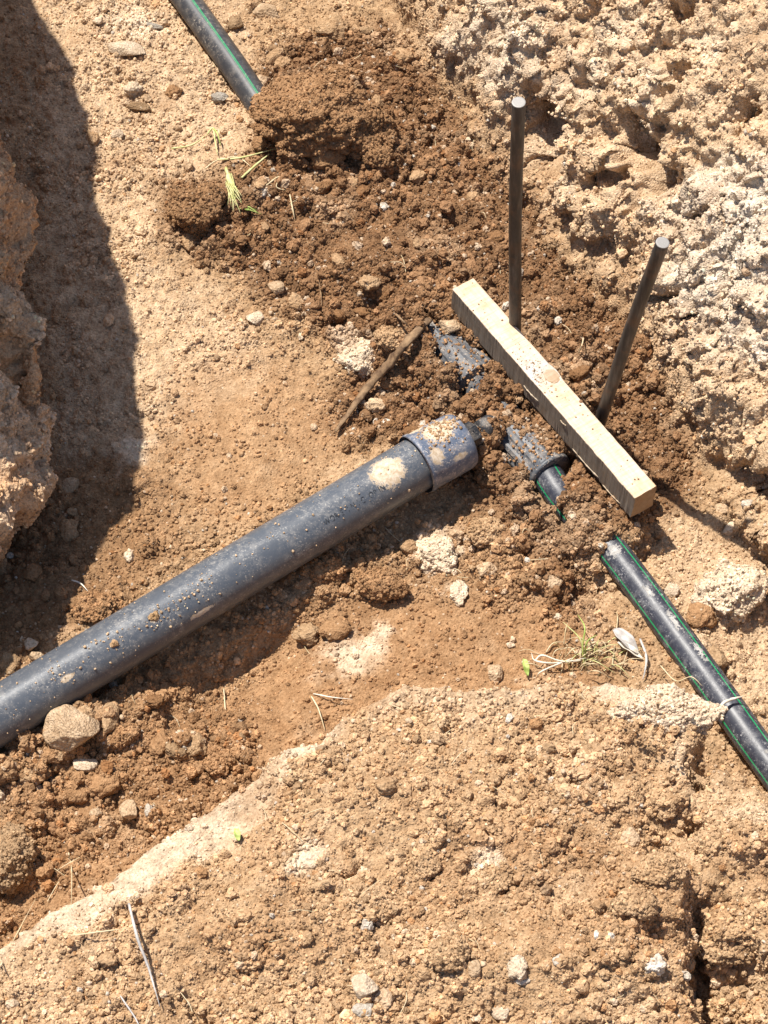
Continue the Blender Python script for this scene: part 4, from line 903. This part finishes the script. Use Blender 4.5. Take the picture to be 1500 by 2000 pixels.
strand('root', [(612, 1355, .004), (650, 1362, .012), (690, 1366, .01)], .0009, m_white, 'curved white root hair above the near bank edge', 'root')
strand('root', [(140, 1133, .008), (158, 1140, .01), (172, 1155, .005)], .0011, m_white, 'small white root above the grey pipe', 'root')
strand('root', [(498, 218, .02), (512, 213, .022), (530, 220, .02)], .0013, m_straw, 'short pale root at the end of the upper black pipe', 'root')
for k, (pp_, lab) in enumerate([([(520, 362, .008), (545, 345, .012), (540, 365, .01), (560, 372, .006)], 'pale curled root under the largest clod'), ([(566, 380, .006), (572, 410, .008), (576, 430, .004)], 'thin pale root right of the wilted weed'),
                           ([(600, 470, .006), (625, 560, .008), (628, 628, .004)], 'long thin brown root hanging down the heap'), ([(692, 178, .02), (700, 160, .024), (705, 140, .02)], 'short yellow straw on the largest clod'), ([(1130, 690, .006), (1138, 668, .01), (1142, 640, .01)], 'short pale straw between the two steel rods')]):
    strand('root', pp_, .0011, m_bark if k == 2 else m_straw, lab, 'root')
strand('root', [(1125, 1060, .004), (1138, 1150, -.0)], .0006, m_bark, 'dark root hair in the hole by the lower pipe', 'root')
wd = empty('weed', hit(425, 310)); tag(wd, 'wilted green weed with a bristly seed head lying on the left slope', 'weed')
ow = np.array(wd.location)
for i, (pp_, r, m) in enumerate([([(335, 290, .006), (375, 283, .012), (405, 262, .015)], .0011, m_yg), ([(405, 262, .015), (416, 250, .02), (420, 275, .015), (425, 302, .008)], .0013, m_yg), ([(425, 312, .01), (470, 308, .014), (540, 290, .012)], .0013, m_yg),
                                 ([(430, 310, .008), (465, 308, .012), (490, 325, .008)], .0012, m_straw), ([(472, 347, .006), (500, 322, .012), (527, 300, .012)], .0016, m_yg), ([(400, 330, .006), (420, 315, .01), (440, 308, .01)], .0009, m_straw), ([(416, 250, .02), (425, 262, .02), (431, 285, .012)], .0012, m_green)]):
    strand('stem', pp_, r, m, parent=wd, origin=ow)
for k in range(22):
    a = random.uniform(-.5, .5); l_ = random.uniform(30, 56); sx = 446+random.uniform(-6, 6); sy = 335+random.uniform(0, 34)
    strand('bristle', [(sx, sy, .014), (sx+l_*.2+a*8, sy+l_*.5, .018), (sx+l_*.35+a*26, sy+l_, .012)], .0007, m_yg, parent=wd, origin=ow, seg=4)
strand('seed_head', [(441, 328, .012), (448, 350, .016), (456, 378, .014), (460, 395, .01)], .0036, m_yg, parent=wd, origin=ow, seg=8, wob=.25, taper=(.4, .3))
for k in range(7): strand('leaf', [(472+random.uniform(-6, 6), 408, .006), (486, 406+random.uniform(-5, 5), .012), (505+random.uniform(-8, 8), 413+random.uniform(-6, 6), .006)], .0011, m_green, parent=wd, origin=ow, seg=4, flat=.4)
tf = empty('grass_tuft', hit(1140, 1300)); tag(tf, 'dry grass tuft with a few green blades at the edge of the near bank', 'grass')
ot = np.array(tf.location)
for k in range(60):
    a = random.uniform(-1.6, 1.6); l_ = random.uniform(25, 80); bx, by = 1150+random.gauss(0, 42), 1292+random.gauss(0, 16); h = random.uniform(.004, .022); a += random.choice([0, 0, 1.5, -1.5])
    ex, ey = bx+math.sin(a)*l_*.9, by-abs(math.cos(a))*l_*.7+random.uniform(-6, 22)*abs(a)
    strand('blade', [(bx, by, .002), ((bx+ex)/2+random.uniform(-6, 6), (by+ey)/2-8, h), (ex, ey, h*.7)], random.uniform(.0004, .0009), random.choice([m_straw, m_straw, m_yg, m_straw]), parent=tf, origin=ot, seg=4, flat=.5)
for pp_, m in [([(1140, 1300, .004), (1138, 1260, .03), (1142, 1225, .05), (1128, 1200, .05)], m_green), ([(1142, 1290, .004), (1146, 1255, .03), (1165, 1240, .04)], m_green), ([(1140, 1292, .004), (1134, 1250, .03), (1100, 1215, .04)], m_yg), ([(1135, 1290, .01), (1080, 1295, .02), (1045, 1290, .02), (1038, 1275, .02)], m_white),
               ([(1120, 1285, .01), (1060, 1310, .02), (1048, 1322, .01)], m_white), ([(1045, 1290, .02), (1060, 1280, .02), (1100, 1292, .02), (1145, 1285, .02)], m_white)]:
    strand('blade', pp_, .0011, m, parent=tf, origin=ot, seg=5)
def leaf(name, a, b, wd_, mat, label, lift=.01, curl=.3):
    p, q = hit(*a), hit(*b); p = p+[0, 0, lift]; q = q+[0, 0, lift*.6]; d = q-p; s_ = np.cross(d/np.linalg.norm(d), [0, 0, 1]); V = []; Fc = []
    for i in range(15):
        t = i/14; wv = wd_*math.sin(math.pi*min(.98, t*.9+.06))**.8
        for k in range(7):
            c_ = (k-3)/3; V.append(d*t+s_*wv*c_+np.array([0, 0, curl*wv*abs(c_)**2*1.0+.0012*math.sin(t*14+c_)+.003*math.sin(t*3.1)]))
    n1_ = len(V); V = V+[v-np.array([0, 0, .0007]) for v in V]
    for i in range(14):
        for k in range(6):
            a0 = i*7+k; Fc.append((a0, a0+1, a0+8, a0+7)); Fc.append((n1_+a0, n1_+a0+7, n1_+a0+8, n1_+a0+1))
    rim = [k for k in range(7)]+[i*7+6 for i in range(1, 15)]+[14*7+k for k in range(5, -1, -1)]+[i*7 for i in range(13, 0, -1)]
    for i in range(len(rim)): a0, b0 = rim[i], rim[(i+1) % len(rim)]; Fc.append((a0, n1_+a0, n1_+b0, b0))
    o = mesh_from(name, V, Fc, mat); o.location = [float(c) for c in p]; tag(o, label, 'leaf'); return o
leaf('dry_leaf', (1196, 1242), (1245, 1285), .009, m_grey, 'grey curled dry leaf between grass tuft and lower black pipe', .016, .8)
leaf('dry_leaf', (1205, 1262), (1255, 1292), .005, m_white, 'narrow pale dry leaf just under the grey curled leaf', .010, .6)
leaf('green_shoot', (1022, 1302), (1030, 1330), .0045, m_green, 'single bright green blade left of the dry grass tuft', .02, .5)
leaf('green_shoot', (462, 1630), (467, 1650), .0040, m_green, 'tiny green shoot on the pale edge of the near bank', .015, .5)
strand('straw', [(1250, 1248, .01), (1262, 1280, .016), (1260, 1310, .012), (1255, 1328, .006)], .0017, m_grey, 'bent dry stem beside the curled leaf', 'stem')
strand('straw', [(1290, 1300, .02), (1320, 1330, .03), (1350, 1322, .05), (1372, 1340, .045)], .0008, m_straw, 'thin straw over the left side of the lower black pipe', 'stem')
# fine rootlets in the heap, joined: nobody could count them
V_, F_c = [], []
for k in range(260):
    p = PS.reshape(-1, 3)[0]
    j = rng.integers(0, PS.shape[0]); i = rng.integers(0, PS.shape[1])
    if not (looseS[j, i] > .3 or onbank[sub_][j, i] > .5) or wallS[j, i] > .5: continue
    p = PS[j, i]+[0, 0, .003]; a = random.uniform(0, 6.28); l_ = random.uniform(.008, .035); d = np.array([math.cos(a), math.sin(a), 0])
    C = catmull([p, p+d*l_*.5+[random.uniform(-.004, .004), random.uniform(-.004, .004), random.uniform(.001, .006)], p+d*l_+[0, 0, random.uniform(-.003, .004)]], 6)
    V, Fc, uv = tube(C, random.uniform(.0003, .0006), 3, False); o_ = len(V_); V_ += list(V); F_c += [tuple(x+o_ for x in f) for f in Fc]
rt = mesh_from('rootlets', V_, F_c, m_straw); tag(rt, 'fine pale root hairs and straw bits mixed in the loose soil', kind='stuff')
print('objects', len(bpy.data.objects))
